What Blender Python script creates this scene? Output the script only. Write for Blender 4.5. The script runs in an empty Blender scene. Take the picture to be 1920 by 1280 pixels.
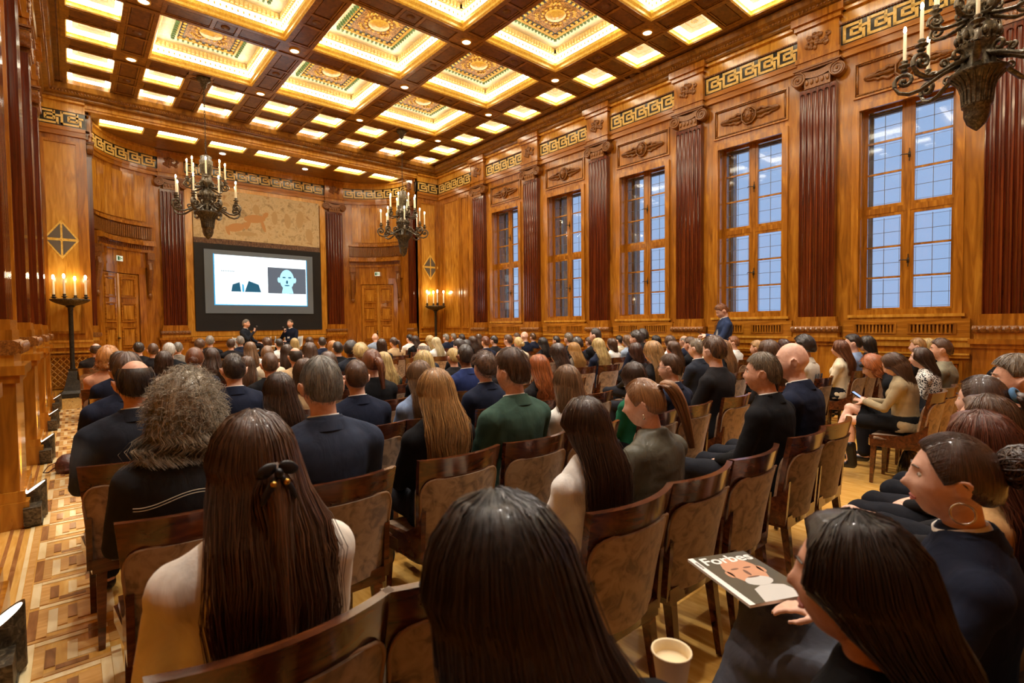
import bpy, bmesh, math, random
import numpy as np
from mathutils import Vector, Matrix
PI = math.pi
random.seed(7); np.random.seed(7)
scene = bpy.context.scene
COL = scene.collection
R = math.radians

# ---------------------------------------------------------------- camera
EYE = 1.5
FPX = 958.86
YAW, PITCH, ROLL = R(40.616), R(-1.887), R(-.597)
def cam_rows():
    F = np.array([math.sin(YAW)*math.cos(PITCH), math.cos(YAW)*math.cos(PITCH), math.sin(PITCH)])
    Rt = np.array([math.cos(YAW), -math.sin(YAW), 0.]); U = np.cross(Rt, F)
    c, s = math.cos(ROLL), math.sin(ROLL)
    return np.array([c*Rt+s*U, -s*Rt+c*U, F])
CM = cam_rows()
cam_data = bpy.data.cameras.new('camera'); cam = bpy.data.objects.new('camera', cam_data); COL.objects.link(cam)
cam_data.sensor_width = 36; cam_data.lens = FPX*36/1920; cam_data.clip_start = .02; cam_data.clip_end = 200
cam_data.dof.use_dof = True; cam_data.dof.focus_distance = 5.5; cam_data.dof.aperture_fstop = 4.5
m4 = Matrix.Identity(4)
for i in range(3):
    m4[i][0] = CM[0][i]; m4[i][1] = CM[1][i]; m4[i][2] = -CM[2][i]
m4[2][3] = EYE
cam.matrix_world = m4
scene.camera = cam
def ray(u, v): return np.array([u-960, 640-v, FPX]) @ CM
def at_y(u, v, y): d = ray(u, v); t = y/d[1]; return d[0]*t, y, EYE+d[2]*t
def at_x(u, v, x): d = ray(u, v); t = x/d[0]; return x, d[1]*t, EYE+d[2]*t

# ---------------------------------------------------------------- light and view
scene.view_settings.view_transform = 'Standard'; scene.view_settings.look = 'None'
scene.view_settings.gamma = 1.0; scene.view_settings.exposure = 0.25
try: scene.view_settings.use_curve_mapping = False
except Exception: pass
cy = scene.cycles
cy.use_denoising = True
cy.max_bounces = 5; cy.diffuse_bounces = 3; cy.glossy_bounces = 2; cy.transmission_bounces = 4; cy.transparent_max_bounces = 10
cy.caustics_reflective = False; cy.caustics_refractive = False
cy.sample_clamp_indirect = 4.0
cy.use_adaptive_sampling = True; cy.adaptive_threshold = .04; cy.adaptive_min_samples = 12
try: cy.use_light_tree = True
except Exception: pass
world = bpy.data.worlds.new('dusk_sky'); scene.world = world; world.use_nodes = True
wn = world.node_tree; bg = wn.nodes['Background']
bg.inputs[0].default_value = (.33, .43, .62, 1); bg.inputs[1].default_value = 1.2
COFFER_L = 10       # radiance of the lamp strips in the coffer coves
SPOT_W = 250         # each ceiling downlight
FLAME_L = 60

# ---------------------------------------------------------------- material helpers
def lin(c):
    return tuple(((x/255)/12.92 if x/255 <= .04045 else (((x/255)+.055)/1.055)**2.4) for x in c)
MATS = {}
def base_mat(name, col, rough=.5, metal=0, coat=0, emis=None, es=0, spec=.5, sheen=0, trans=0):
    if name in MATS: return MATS[name]
    m = bpy.data.materials.new(name); m.use_nodes = True
    b = m.node_tree.nodes['Principled BSDF']
    b.inputs['Base Color'].default_value = (*col, 1); b.inputs['Roughness'].default_value = rough
    b.inputs['Metallic'].default_value = metal; b.inputs['Coat Weight'].default_value = coat
    b.inputs['Coat Roughness'].default_value = .12
    b.inputs['Specular IOR Level'].default_value = spec
    if sheen: b.inputs['Sheen Weight'].default_value = sheen
    if emis: b.inputs['Emission Color'].default_value = (*emis, 1); b.inputs['Emission Strength'].default_value = es
    if trans: b.inputs['Transmission Weight'].default_value = trans
    MATS[name] = m
    return m
def nd(m, t, **kw):
    n = m.node_tree.nodes.new(t)
    for k, v in kw.items():
        if k in n.inputs: n.inputs[k].default_value = v
        else: setattr(n, k, v)
    return n
def lk(m, a, ao, b, bi): m.node_tree.links.new(a.outputs[ao], b.inputs[bi])
def ramp(m, stops):
    r = nd(m, 'ShaderNodeValToRGB'); e = r.color_ramp.elements
    while len(e) < len(stops): e.new(.5)
    for i, (p, c) in enumerate(stops): e[i].position = p; e[i].color = (*c, 1)
    return r
def tex_mat(name, c0, c1, c2, scale=(3, 3, .4), nscale=6, rough=.3, coat=.3, bump=.05, detail=5, dist=1.2, rot=(0, 0, 0), metal=0, sheen=0, lo=.3, hi=.72, spec=.5, coord='Object', per_obj=0.):
    """colour from stretched noise between three tones, light bump from the same noise"""
    if name in MATS: return MATS[name]
    m = base_mat(name, c1, rough, metal, coat, spec=spec, sheen=sheen); b = m.node_tree.nodes['Principled BSDF']
    tc = nd(m, 'ShaderNodeTexCoord'); mp = nd(m, 'ShaderNodeMapping'); mp.inputs['Scale'].default_value = scale; mp.inputs['Rotation'].default_value = rot
    nz = nd(m, 'ShaderNodeTexNoise'); nz.inputs['Scale'].default_value = nscale; nz.inputs['Detail'].default_value = detail; nz.inputs['Distortion'].default_value = dist
    lk(m, tc, coord, mp, 'Vector'); 
    if per_obj:
        oi = nd(m, 'ShaderNodeObjectInfo'); ml = nd(m, 'ShaderNodeMath', operation='MULTIPLY'); ml.inputs[1].default_value = 37.
        ad = nd(m, 'ShaderNodeVectorMath', operation='ADD'); lk(m, oi, 'Random', ml, 0); lk(m, mp, 'Vector', ad, 0); lk(m, ml, 'Value', ad, 1); lk(m, ad, 'Vector', nz, 'Vector')
    else: lk(m, mp, 'Vector', nz, 'Vector')
    rp = ramp(m, [(lo, c0), ((lo+hi)/2, c1), (hi, c2)])
    lk(m, nz, 'Fac', rp, 'Fac')
    src = rp
    if per_obj:
        hs = nd(m, 'ShaderNodeHueSaturation'); mr = nd(m, 'ShaderNodeMapRange'); mr.inputs['To Min'].default_value = 1-per_obj; mr.inputs['To Max'].default_value = 1+per_obj
        lk(m, oi, 'Random', mr, 'Value'); lk(m, mr, 'Result', hs, 'Value'); lk(m, rp, 'Color', hs, 'Color'); src = hs
    lk(m, src, 'Color', b, 'Base Color')
    if bump:
        bp = nd(m, 'ShaderNodeBump'); bp.inputs['Strength'].default_value = bump; bp.inputs['Distance'].default_value = .02
        lk(m, nz, 'Fac', bp, 'Height'); lk(m, bp, 'Normal', b, 'Normal')
    return m
def L3(*c): return lin(c)

wood = tex_mat('amber_wood', L3(132, 78, 18), L3(170, 106, 27), L3(198, 134, 42), (2.2, 2.2, .25), 5, .22, .5, .02)
woodh = tex_mat('amber_wood_horizontal', L3(132, 78, 18), L3(172, 108, 28), L3(200, 136, 44), (.3, .3, 3.5), 5, .22, .5, .02)
woodl = tex_mat('honey_wood', L3(178, 120, 36), L3(206, 148, 52), L3(226, 172, 74), (2.2, 2.2, .3), 5, .2, .5, .02)
woodd1 = tex_mat('chevron_veneer_a', L3(144, 86, 20), L3(188, 126, 36), L3(218, 158, 60), (5, 5, .5), 3, .2, .55, .015, rot=(0, R(40), 0))
woodd2 = tex_mat('chevron_veneer_b', L3(144, 86, 20), L3(188, 126, 36), L3(218, 158, 60), (5, 5, .5), 3, .2, .55, .015, rot=(0, R(-40), 0))
woodk = tex_mat('dark_ceiling_wood', L3(104, 66, 20), L3(138, 92, 30), L3(164, 114, 44), (2, 2, .8), 4, .3, .3, .03)
woodkk = tex_mat('dark_beam_panel', L3(80, 46, 16), L3(106, 64, 22), L3(128, 82, 32), (2, 2, .8), 4, .35, .2, .03)  # darker brown tone of the ceiling wood, on the recessed beam panels
carve = tex_mat('carved_wood', L3(98, 56, 18), L3(134, 82, 28), L3(170, 112, 46), (9, 9, 9), 6, .32, .3, .25)
redwood = tex_mat('polished_red_shaft', L3(66, 22, 10), L3(92, 34, 14), L3(122, 54, 22), (6, 6, .15), 5, .13, .8, .02)
gold = tex_mat('gilded_moulding', L3(222, 170, 56), L3(242, 198, 84), L3(252, 222, 130), (4, 4, 4), 5, .35, .2, .1)
keygold = tex_mat('greek_key_maple', L3(230, 186, 92), L3(240, 204, 116), L3(248, 220, 150), (5, 5, 5), 4, .25, .4, .01)
keydark = tex_mat('greek_key_ground', L3(22, 22, 13), L3(32, 30, 18), L3(44, 40, 24), (5, 5, 5), 4, .25, .4, .01)
bronze = tex_mat('aged_bronze', L3(52, 44, 34), L3(84, 74, 58), L3(128, 116, 92), (7, 7, 7), 4, .45, 0, .25, metal=.6)
iron = tex_mat('dark_iron', L3(34, 30, 24), L3(52, 46, 36), L3(70, 62, 48), (7, 7, 7), 4, .5, 0, .1, metal=.5)
blackm = base_mat('matt_black', L3(24, 24, 26), .7)
greyinlay = base_mat('grey_inlay', L3(104, 96, 84), .35, coat=.3)
wax = base_mat('candle_wax', L3(246, 232, 196), .5)
flame = base_mat('candle_flame', (1, .9, .7), .5, emis=(1, .80, .48), es=FLAME_L)
lampdisc = base_mat('downlight_disc', (1, .9, .7), .5, emis=(1, .9, .7), es=4)
lead = base_mat('lead_came', L3(120, 124, 130), .45, metal=.6)
brass = base_mat('old_brass', L3(130, 104, 60), .35, metal=.9)
velvet = tex_mat('taupe_velvet', L3(104, 80, 58), L3(140, 112, 84), L3(158, 130, 102), (5, 5, 5), 3, .75, 0, .05, detail=8, sheen=.4, lo=.36, hi=.6, per_obj=.12)
chairwood = tex_mat('chair_mahogany', L3(58, 28, 14), L3(84, 42, 20), L3(112, 60, 28), (1, 6, 6), 4, .2, .6, .02, per_obj=.15)
piping = base_mat('velvet_piping', L3(150, 116, 84), .7)

stucco = tex_mat('cream_stucco', L3(248, 234, 198), L3(250, 242, 218), L3(254, 250, 236), (1, 1, 1), 12, .6, 0, 0)
cove_lamp = base_mat('cove_strip_lamp', L3(250, 240, 214), .6, emis=(1, .92, .72), es=COFFER_L)
try: MATS['downlight_disc'].cycles.emission_sampling = 'NONE'
except Exception: pass
def in_view(x, y, z):
    c = CM @ np.array([x, y, z-EYE])
    return c[2] > .05 and abs(c[0]/c[2]*FPX) < 960 and abs(c[1]/c[2]*FPX) < 640
# ---------------------------------------------------------------- mesh builder
class MB:
    def __init__(s): s.v = []; s.f = []; s.m = []
    def add(s, vs, fs, mi=0):
        o = len(s.v); s.v += [tuple(p) for p in vs]; s.f += [tuple(i+o for i in q) for q in fs]; s.m += [mi]*len(fs); return s
    def box(s, x0, x1, y0, y1, z0, z1, mi=0):
        vs = [(x, y, z) for z in (z0, z1) for y in (y0, y1) for x in (x0, x1)]
        return s.add(vs, [(0, 2, 3, 1), (4, 5, 7, 6), (0, 1, 5, 4), (2, 6, 7, 3), (0, 4, 6, 2), (1, 3, 7, 5)], mi)
    def cbox(s, c, d, mi=0): return s.box(c[0]-d[0]/2, c[0]+d[0]/2, c[1]-d[1]/2, c[1]+d[1]/2, c[2]-d[2]/2, c[2]+d[2]/2, mi)
    def obox(s, c, d, M, mi=0):
        b = MB().cbox((0, 0, 0), d); return s.add([Vector(c)+M @ Vector(p) for p in b.v], b.f, mi)
    def grid(s, rows, closed_u=False, closed_v=False, mi=0, flip=False):
        n = len(rows); k = len(rows[0]); vs = [p for r in rows for p in r]; fs = []
        for i in range(n if closed_v else n-1):
            for j in range(k if closed_u else k-1):
                a, b = i*k+j, i*k+(j+1) % k; c, d = ((i+1) % n)*k+(j+1) % k, ((i+1) % n)*k+j
                fs.append((a, d, c, b) if flip else (a, b, c, d))
        return s.add(vs, fs, mi)
    def lathe(s, prof, n=16, c=(0, 0, 0), mi=0, sx=1, sy=1, a0=0, a1=2*PI):
        full = abs(a1-a0-2*PI) < 1e-6; k = n if full else n+1
        rows = [[(c[0]+r*sx*math.cos(a0+(a1-a0)*j/n), c[1]+r*sy*math.sin(a0+(a1-a0)*j/n), c[2]+z) for j in range(k)] for r, z in prof]
        s.grid(rows, closed_u=full, mi=mi)
        if full:
            if prof[0][0] > 1e-5: s.add(rows[0], [tuple(range(k-1, -1, -1))], mi)
            if prof[-1][0] > 1e-5: s.add(rows[-1], [tuple(range(k))], mi)
        return s
    def tube(s, pts, rad, n=8, mi=0, cap=True, flat=1.):
        pts = [Vector(p) for p in pts]; rows = []; N = len(pts)
        if not hasattr(rad, '__len__'): rad = [rad]*N
        up = Vector((0, 0, 1)); 
        t0 = (pts[1]-pts[0]).normalized()
        if abs(t0.dot(up)) > .95: up = Vector((1, 0, 0))
        nrm = (up-t0*up.dot(t0)).normalized()
        for i in range(N):
            t = (pts[min(i+1, N-1)]-pts[max(i-1, 0)]).normalized()
            nrm = (nrm-t*nrm.dot(t)).normalized(); bn = t.cross(nrm)
            rows.append([pts[i]+(nrm*math.cos(2*PI*j/n)*flat+bn*math.sin(2*PI*j/n))*rad[i] for j in range(n)])
        s.grid(rows, closed_u=True, mi=mi)
        if cap: s.add(rows[0], [tuple(range(n-1, -1, -1))], mi); s.add(rows[-1], [tuple(range(n))], mi)
        return s
    def sphere(s, c, r, n=10, k=7, mi=0, M=None):
        r = r if hasattr(r, '__len__') else (r, r, r)
        top = len(s.v); rows = []
        for i in range(k+1):
            a = -PI/2+PI*i/k; z = math.sin(a); q = max(math.cos(a), .0)
            row = []
            for j in range(n):
                p = Vector((q*math.cos(2*PI*j/n)*r[0], q*math.sin(2*PI*j/n)*r[1], z*r[2]))
                if M is not None: p = M @ p
                row.append(Vector(c)+p)
            rows.append(row)
        b = MB(); b.add([rows[0][0]], []); 
        for i in range(1, k): b.add(rows[i], [])
        b.add([rows[k][0]], []); fs = []
        for j in range(n): fs.append((0, 1+(j+1) % n, 1+j))
        for i in range(k-2):
            for j in range(n):
                a0 = 1+i*n+j; a1 = 1+i*n+(j+1) % n; fs.append((a0, a1, a1+n, a0+n))
        L = 1+(k-1)*n
        for j in range(n): fs.append((L, L-n+j, L-n+(j+1) % n))
        return s.add(b.v, fs, mi)
    def prism(s, poly, z0, z1, mi=0, f=None):
        """polygon in (x,y) extruded z0..z1; f maps (x,y,z) afterwards"""
        n = len(poly); g = f or (lambda x, y, z: (x, y, z))
        vs = [g(x, y, z0) for x, y in poly]+[g(x, y, z1) for x, y in poly]
        return s.add(vs, [tuple(range(n-1, -1, -1)), tuple(range(n, 2*n))]+[(i, (i+1) % n, n+(i+1) % n, n+i) for i in range(n)], mi)
    def sweep(s, path, prof, mi=0, closed=False):
        """profile (d,z) swept along plan path of (x,y,nx,ny): point = xy + n*d"""
        rows = [[(x+nx*d, y+ny*d, z) for d, z in prof] for x, y, nx, ny in path]
        return s.grid(rows, closed_u=True, mi=mi)
    def xf(s, f): s.v = [tuple(f(*p)) for p in s.v]; return s
    def mesh(s, name, mats, smooth=False):
        me = bpy.data.meshes.new(name); me.from_pydata(s.v, [], s.f)
        for m in (mats if isinstance(mats, (list, tuple)) else [mats]): me.materials.append(m)
        if len(set(s.m)) > 1: me.polygons.foreach_set('material_index', s.m)
        if smooth: me.polygons.foreach_set('use_smooth', [True]*len(me.polygons))
        me.update(); return me
    def build(s, name, mats, parent=None, loc=None, rz=0, smooth=False, fix=False):
        me = s.mesh(name, mats, smooth)
        if fix:
            b = bmesh.new(); b.from_mesh(me); bmesh.ops.recalc_face_normals(b, faces=b.faces); b.to_mesh(me); b.free()
        return put(me, name, parent, loc, rz)
def put(me, name, parent=None, loc=None, rz=0):
    o = bpy.data.objects.new(name, me); COL.objects.link(o)
    if loc is not None: o.location = loc
    if rz: o.rotation_euler = (0, 0, rz)
    if parent is not None: o.parent = parent
    return o
def empty(name, loc=(0, 0, 0), rz=0, parent=None):
    o = bpy.data.objects.new(name, None); COL.objects.link(o); o.location = loc; o.rotation_euler = (0, 0, rz); o.empty_display_size = .1
    if parent is not None: o.parent = parent
    return o
def tag(o, label, cat, group=None):
    o['label'] = label; o['category'] = cat
    if group: o['group'] = group
    return o
def struct(o): o['kind'] = 'structure'; return o
def autosmooth(o, ang=35):
    me = o.data; me.polygons.foreach_set('use_smooth', [True]*len(me.polygons))
    try: me.set_sharp_from_angle(angle=R(ang))
    except Exception: pass
    return o

# ================================================================ THE ROOM
XL, XR, XC = -.5, 9.86, 4.68
YE, YB, ZC = 15.4, -2.6, 6.92
PY = [3.30+2.41*k for k in range(-2, 5)]          # pilaster centres along the long walls
WY = [3.30+2.41*k-1.205 for k in range(-1, 5)]      # window centres
GX = [XC-3.63, XC-1.21, XC+1.21, XC+3.63]          # ceiling beams
GY = [-1.52+2.41*k for k in range(8)]
RZ_RIGHT, RZ_LEFT = -PI/2, PI/2

# ---- floor
fl_amber = tex_mat('floor_amber', L3(206, 150, 66), L3(222, 168, 84), L3(236, 188, 106), (3, .4, 1), 6, .25, .4, .01)
fl_cream = tex_mat('floor_maple', L3(238, 208, 148), L3(246, 220, 166), L3(250, 230, 184), (3, .5, 1), 6, .25, .4, .01, per_obj=.05)
fl_brown = tex_mat('floor_walnut', L3(132, 84, 44), L3(156, 104, 58), L3(176, 124, 74), (3, .5, 1), 6, .25, .4, .01, per_obj=.12)
fl_tan = tex_mat('floor_oak', L3(196, 142, 74), L3(212, 160, 90), L3(226, 176, 108), (.5, 3, 1), 6, .25, .4, .01, per_obj=.1)
floor = struct(MB().box(XL-.6, XR+.8, YB-.4, 18.4, -.2, 0).build('floor', fl_amber))
def strip(x0, x1, y0, y1, m, nm='plank'):
    MB().box(x0, x1, y0, y1, -.01, .004).build(nm, m, floor)
for x0, x1, m in ((-.398, -.378, fl_brown), (-.342, -.318, fl_brown), (-.285, -.262, fl_cream), (-.258, -.226, fl_tan)):
    for k in range(6): strip(x0, x1, 2.2+2.2*k+.002, 2.2+2.2*(k+1)-.002, m)
cs = .0388
def cellbox(a, b, c, d): return MB().box(-.22+a*cs+.0008, -.22+b*cs-.0008, c*cs+.0008, d*cs-.0008, -.01, .0045)
MEANDER = [  # x0,x1,y0,y1 in cells of one 9 x 20 repeat
 ('d', 0, 1, 0, 9), ('d', 4, 5, 4, 8), ('d', 6, 7, 16, 20), ('d', 2, 3, 12, 16.4), ('d', 3, 6, 11, 12), 
 ('c', 0, 1, 10, 19), ('c', 1, 8, 18, 19), ('c', 2, 3, 1, 8), ('c', 3, 7, 1, 2), ('c', 7, 8, 1, 10), ('c', 1, 7, 9, 10), ('c', 4, 5, 12.4, 17), ('c', 5, 8, 12.4, 13.4), ('c', 8, 9, 2, 12),
 ('t', 1, 2, 10.4, 17.6), ('t', 2, 9, 10.2, 10.9), ('t', 1, 2, .2, 8.6), ('t', 0, 9, 19.2, 19.9), ('t', 8, 9, 13.6, 19), ('t', 5, 7, 3, 8.4), ('t', 3, 4, 2.4, 8), ('t', 5, 8, 14, 16)]
MM = {'d': fl_brown, 'c': fl_cream, 't': fl_tan}
mms = [(cellbox(a, b, c, d).mesh('meander_plank', MM[t])) for t, a, b, c, d in MEANDER]
for u_ in range(-1, 12):
    for me in mms:
        put(me, 'plank', floor, (0, 3.34+.776*u_, 0))

# ---- swept path of the recess behind the stage
RC, RR = 1.97, 1.97
def recess_path(n=14):
    P = [(.35, YE, 1, 0), (.35, 15.9, 1, 0)]
    for i in range(1, n+1):
        a = PI-PI/2*i/n; P.append((.35+RC+RR*math.cos(a), 15.9+RR*math.sin(a), -math.cos(a), -math.sin(a)))
    for i in range(0, n+1):
        a = PI/2-PI/2*i/n; P.append((9.01-RC+RR*math.cos(a), 15.9+RR*math.sin(a), -math.cos(a), -math.sin(a)))
    P.append((9.01, YE, -1, 0)); return P
RP = recess_path()
RS = [0]
for i in range(1, len(RP)): RS.append(RS[-1]+math.hypot(RP[i][0]-RP[i-1][0], RP[i][1]-RP[i-1][1]))
def on_path(s, d):
    s = min(max(s, 0), RS[-1]-1e-6)
    for i in range(len(RS)-1):
        if s <= RS[i+1]: break
    t = (s-RS[i])/max(RS[i+1]-RS[i], 1e-9); a, b = RP[i], RP[i+1]
    x, y, nx, ny = [a[k]+(b[k]-a[k])*t for k in range(4)]; l = math.hypot(nx, ny)
    return x+nx/l*d, y+ny/l*d
def bend(mb, s0): return mb.xf(lambda x, y, z: (*on_path(s0+x, -y), z))
S_FLAT0 = RS[15]; S_END = RS[-1]; S_MID = S_END/2

def frame(x0, x1, z0, z1, w, d, y=0, mb=None):
    mb = mb or MB()
    mb.box(x0, x1, y-d, y, z0, z0+w); mb.box(x0, x1, y-d, y, z1-w, z1); mb.box(x0, x0+w, y-d, y, z0+w, z1-w); mb.box(x1-w, x1, y-d, y, z0+w, z1-w); return mb
def key_mb(width, z0=6.085, z1=6.375, y=-.03, t=.044, d=.012, sub=.12):
    n = max(1, round(width/.35)); p = width/n; h = z1-z0; mb = MB()
    def H(a, b, zz):
        k = max(1, int((b-a)/sub)); 
        for i in range(k): mb.box(a+(b-a)*i/k, a+(b-a)*(i+1)/k, y-d, y, zz-t/2, zz+t/2)
    def V(x, a, b): mb.box(x-t/2, x+t/2, y-d, y, a, b)
    for i in range(n):
        x = -width/2+i*p; q = p-t*.2
        V(x+t/2, z0, z1); H(x+t/2, x+q*.74, z1-t/2); V(x+q*.74, z0+h*.33, z1); H(x+q*.36, x+q*.74, z0+h*.36)
        V(x+q*.36, z0+h*.31, z0+h*.70); H(x+q*.36, x+p, z0+h*.67); H(x, x+q*.88, z0+t/2); V(x+q*.88, z0, z0+h*.52)
    return mb

# ---- pilaster pieces (local: x along the wall, -y into the room)
def shaft_mb(w=.56, n=6, d=.12, z0=1.58, z1=5.5):
    pts = []; f = w/n
    for i in range(n):
        x = -w/2+i*f; pts.append((x, -d)); pts.append((x+.012, -d))
        for j in range(1, 6):
            a = PI*j/6; pts.append((x+f/2-math.cos(a)*(f/2-.012), -d+math.sin(a)*.032))
        pts.append((x+f-.012, -d))
    pts.append((w/2, -d)); pts += [(w/2, 0), (-w/2, 0)]
    mb = MB().prism(pts, z0, z1-.06)
    mb.box(-w/2, w/2, -d, 0, z1-.06, z1)
    for i in range(n):     # rounded heads of the flutes
        x = -w/2+(i+.5)*f; r = f/2-.012
        mb.prism([(x-r, z1-.06), (x-r, z1-.06-r)]+[(x-r*math.cos(a), z1-.06-r+r*math.sin(a)) for a in [PI*j/6 for j in range(1, 6)]]+[(x+r, z1-.06-r), (x+r, z1-.06)], -d, -d+.03, f=lambda a, b, c: (a, c, b))
    return mb
def volute(mb, x, z, r, sgn, y0=-.02, y1=-.15):
    mb.prism([(x+r*math.cos(2*PI*i/20), z+r*math.sin(2*PI*i/20)) for i in range(20)], y0, y1, f=lambda a, b, c: (a, c, b))
    pts = []; rad = []
    for i in range(34):
        a = 2*PI*2.2*i/33; rr = r*.92*(1-i/33)**.8+.012; pts.append((x+sgn*rr*math.cos(a+PI/2), y1-.004, z+rr*math.sin(a+PI/2))); rad.append(.017*(1-.5*i/33))
    mb.tube(pts, rad, 6); mb.sphere((x, y1-.01, z), .02, 8, 6)
def capital_mb():
    mb = MB()
    for s in (-1, 1): volute(mb, s*.30, 5.69, .115, s)
    mb.box(-.2, .2, -.14, 0, 5.50, 5.66)
    pr = [(-.22, 5.80), (-.1, 5.77), (0, 5.76), (.1, 5.77), (.22, 5.80), (.22, 5.70), (.1, 5.665), (0, 5.655), (-.1, 5.665), (-.22, 5.70)]
    mb.prism(pr, -.155, 0, f=lambda a, b, c: (a, c, b))
    for i in range(5): mb.sphere((-.16+.08*i, -.145, 5.60), (.028, .022, .05), 8, 6)
    mb.box(-.34, .34, -.17, 0, 5.80, 5.83); mb.box(-.37, .37, -.19, 0, 5.83, 5.86)
    return mb
def bump_cluster(mb, cx, cz, w, h, y, n, r, seed):
    rg = random.Random(seed)
    for i in range(n):
        a = rg.uniform(0, 2*PI); q = math.sqrt(rg.random()); rr = r*rg.uniform(.6, 1.2)
        mb.sphere((cx+w*q*math.cos(a), y-rr*.2, cz+h*q*math.sin(a)), (rr, rr*.8, rr*rg.uniform(.7, 1.3)), 7, 5)
    return mb
pil_me = dict(
  plinth=(MB().box(-.36, .36, -.16, 0, .28, 1.16).box(-.40, .40, -.21, 0, 0, .2).box(-.385, .385, -.19, 0, .2, .28).box(-.41, .41, -.215, 0, 1.16, 1.23).box(-.385, .385, -.185, 0, 1.10, 1.16), wood, False),
  pedestal=(MB().box(-.35, .35, -.155, 0, 1.23, 1.31), woodl, False),
  leaf_torus=(MB(), carve, True), base_block=(MB().box(-.33, .33, -.15, 0, 1.42, 1.50).box(-.31, .31, -.14, 0, 1.50, 1.58), wood, False),
  shaft=(shaft_mb(), redwood, False), capital=(capital_mb(), carve, True),
  entablature_block=(MB().box(-.32, .32, -.13, 0, 5.86, 6.70).box(-.345, .345, -.155, 0, 5.97, 6.05).box(-.36, .36, -.17, 0, 6.52, 6.60).box(-.40, .40, -.21, 0, 6.60, 6.72), wood, False),
  carved_ornament=(bump_cluster(MB(), 0, 6.28, .2, .13, -.13, 46, .036, 3), carve, True))
tt = pil_me['leaf_torus'][0]
tt.prism([(-.155+.03*0, 1.31), (-.19, 1.33), (-.205, 1.365), (-.19, 1.40), (-.155, 1.42), (0, 1.42), (0, 1.31)], -.37, .37, f=lambda a, b, c: (c, a, b))
for i in range(9): tt.sphere((-.33+.0825*i, -.195, 1.365), (.035, .022, .05), 8, 6)
PILM = {k: (mb.mesh(k, m, sm), sm) for k, (mb, m, sm) in pil_me.items()}
for k in ('leaf_torus', 'capital'):
    try: PILM[k][0].set_sharp_from_angle(angle=R(40))
    except Exception: pass
def pilaster(parent, loc, rz, skip=()):
    p = put(PILM['plinth'][0], 'pilaster', parent, loc, rz)
    for k in PILM:
        if k != 'plinth' and k not in skip: put(PILM[k][0], k, p)
    return p

# ---- right wall with windows
WT = .75
ops = [(y-.6, y+.6) for y in WY]
mb = MB().box(XR, XR+WT, YB, YE+.5, 0, 1.62).box(XR, XR+WT, YB, YE+.5, 4.98, 7.6)
ed = [YB]+[v for o in ops for v in o]+[YE+.5]
for i in range(0, len(ed), 2): mb.box(XR, XR+WT, ed[i], ed[i+1], 1.62, 4.98)
wall_right = struct(mb.build('wall_right', wood))
wall_left = struct(MB().box(XL-.4, XL, YB, YE+.5, 0, 7.6).build('wall_left', wood))
wall_back = struct(MB().box(XL-.4, XR+.8, YB-.4, YB, 0, 7.6).build('wall_back', wood))
for y in PY[1:]: pilaster(wall_right, (XR, y, 0), RZ_RIGHT)
for y in PY[1:]: pilaster(wall_left, (XL, y, 0), RZ_LEFT)

ENT_W = 2.41-.64
ent_me = {
 'architrave': (MB().box(-ENT_W/2, ENT_W/2, -.05, 0, 5.86, 5.97).box(-ENT_W/2, ENT_W/2, -.075, 0, 5.97, 6.05), woodh),
 'key_ground': (MB().box(-ENT_W/2, ENT_W/2, -.03, 0, 6.05, 6.40), keydark),
 'greek_key': (key_mb(ENT_W-.06), keygold),
 'dentil_row': (MB().box(-ENT_W/2, ENT_W/2, -.045, 0, 6.40, 6.425), carve),
 'frieze': (MB().box(-ENT_W/2, ENT_W/2, -.05, 0, 6.425, 6.60).box(-ENT_W/2, ENT_W/2, -.11, 0, 6.60, 6.66), woodl)}
dr = ent_me['dentil_row'][0]
for i in range(44): dr.box(-ENT_W/2+.04*i+.006, -ENT_W/2+.04*i+.03, -.065, -.045, 6.402, 6.424)
ENTM = {k: mb.mesh(k, m) for k, (mb, m) in ent_me.items()}
def entablature(parent, loc, rz):
    for k in ENTM: put(ENTM[k], k, parent, loc, rz)

# relief panel above a window
rel_frame = frame(-.70, .70, 5.12, 5.70, .028, .03).mesh('relief_frame', wood)
rb = frame(-.665, .665, 5.155, 5.665, .03, .022)
for i in range(30): rb.sphere((-.64+.0441*i, -.024, 5.17), .012, 6, 4); rb.sphere((-.64+.0441*i, -.024, 5.65), .012, 6, 4)
rel_bead = rb.mesh('bead_border', carve, True)
mdl = MB()
octo = [(.14*math.cos(PI/8+PI/4*i), 5.41+.155*math.sin(PI/8+PI/4*i)) for i in range(8)]
mdl.prism(octo, -.035, 0, f=lambda a, b, c: (a, c, b))
for i in range(8):
    a, b = octo[i], octo[(i+1) % 8]; mdl.tube([(a[0], -.04, a[1]), (b[0], -.04, b[1])], .016, 6)
mdl.sphere((0, -.05, 5.415), (.07, .06, .095), 14, 10); mdl.sphere((0, -.105, 5.40), (.014, .02, .032), 8, 6)
mdl.sphere((-.027, -.098, 5.43), (.014, .01, .008), 6, 5); mdl.sphere((.027, -.098, 5.43), (.014, .01, .008), 6, 5); mdl.sphere((0, -.1, 5.362), (.025, .012, .008), 8, 5)
bump_cluster(mdl, 0, 5.49, .065, .03, -.07, 16, .022, 5); bump_cluster(mdl, 0, 5.335, .04, .025, -.07, 8, .02, 6)
for i in range(12):
    a = PI*i/11; mdl.sphere((.075*math.cos(a)*1.05, -.05, 5.43+.085*math.sin(a)), .02, 6, 5)
rel_med = mdl.mesh('medallion', carve, True)
grl = MB(); rg = random.Random(4)
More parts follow.
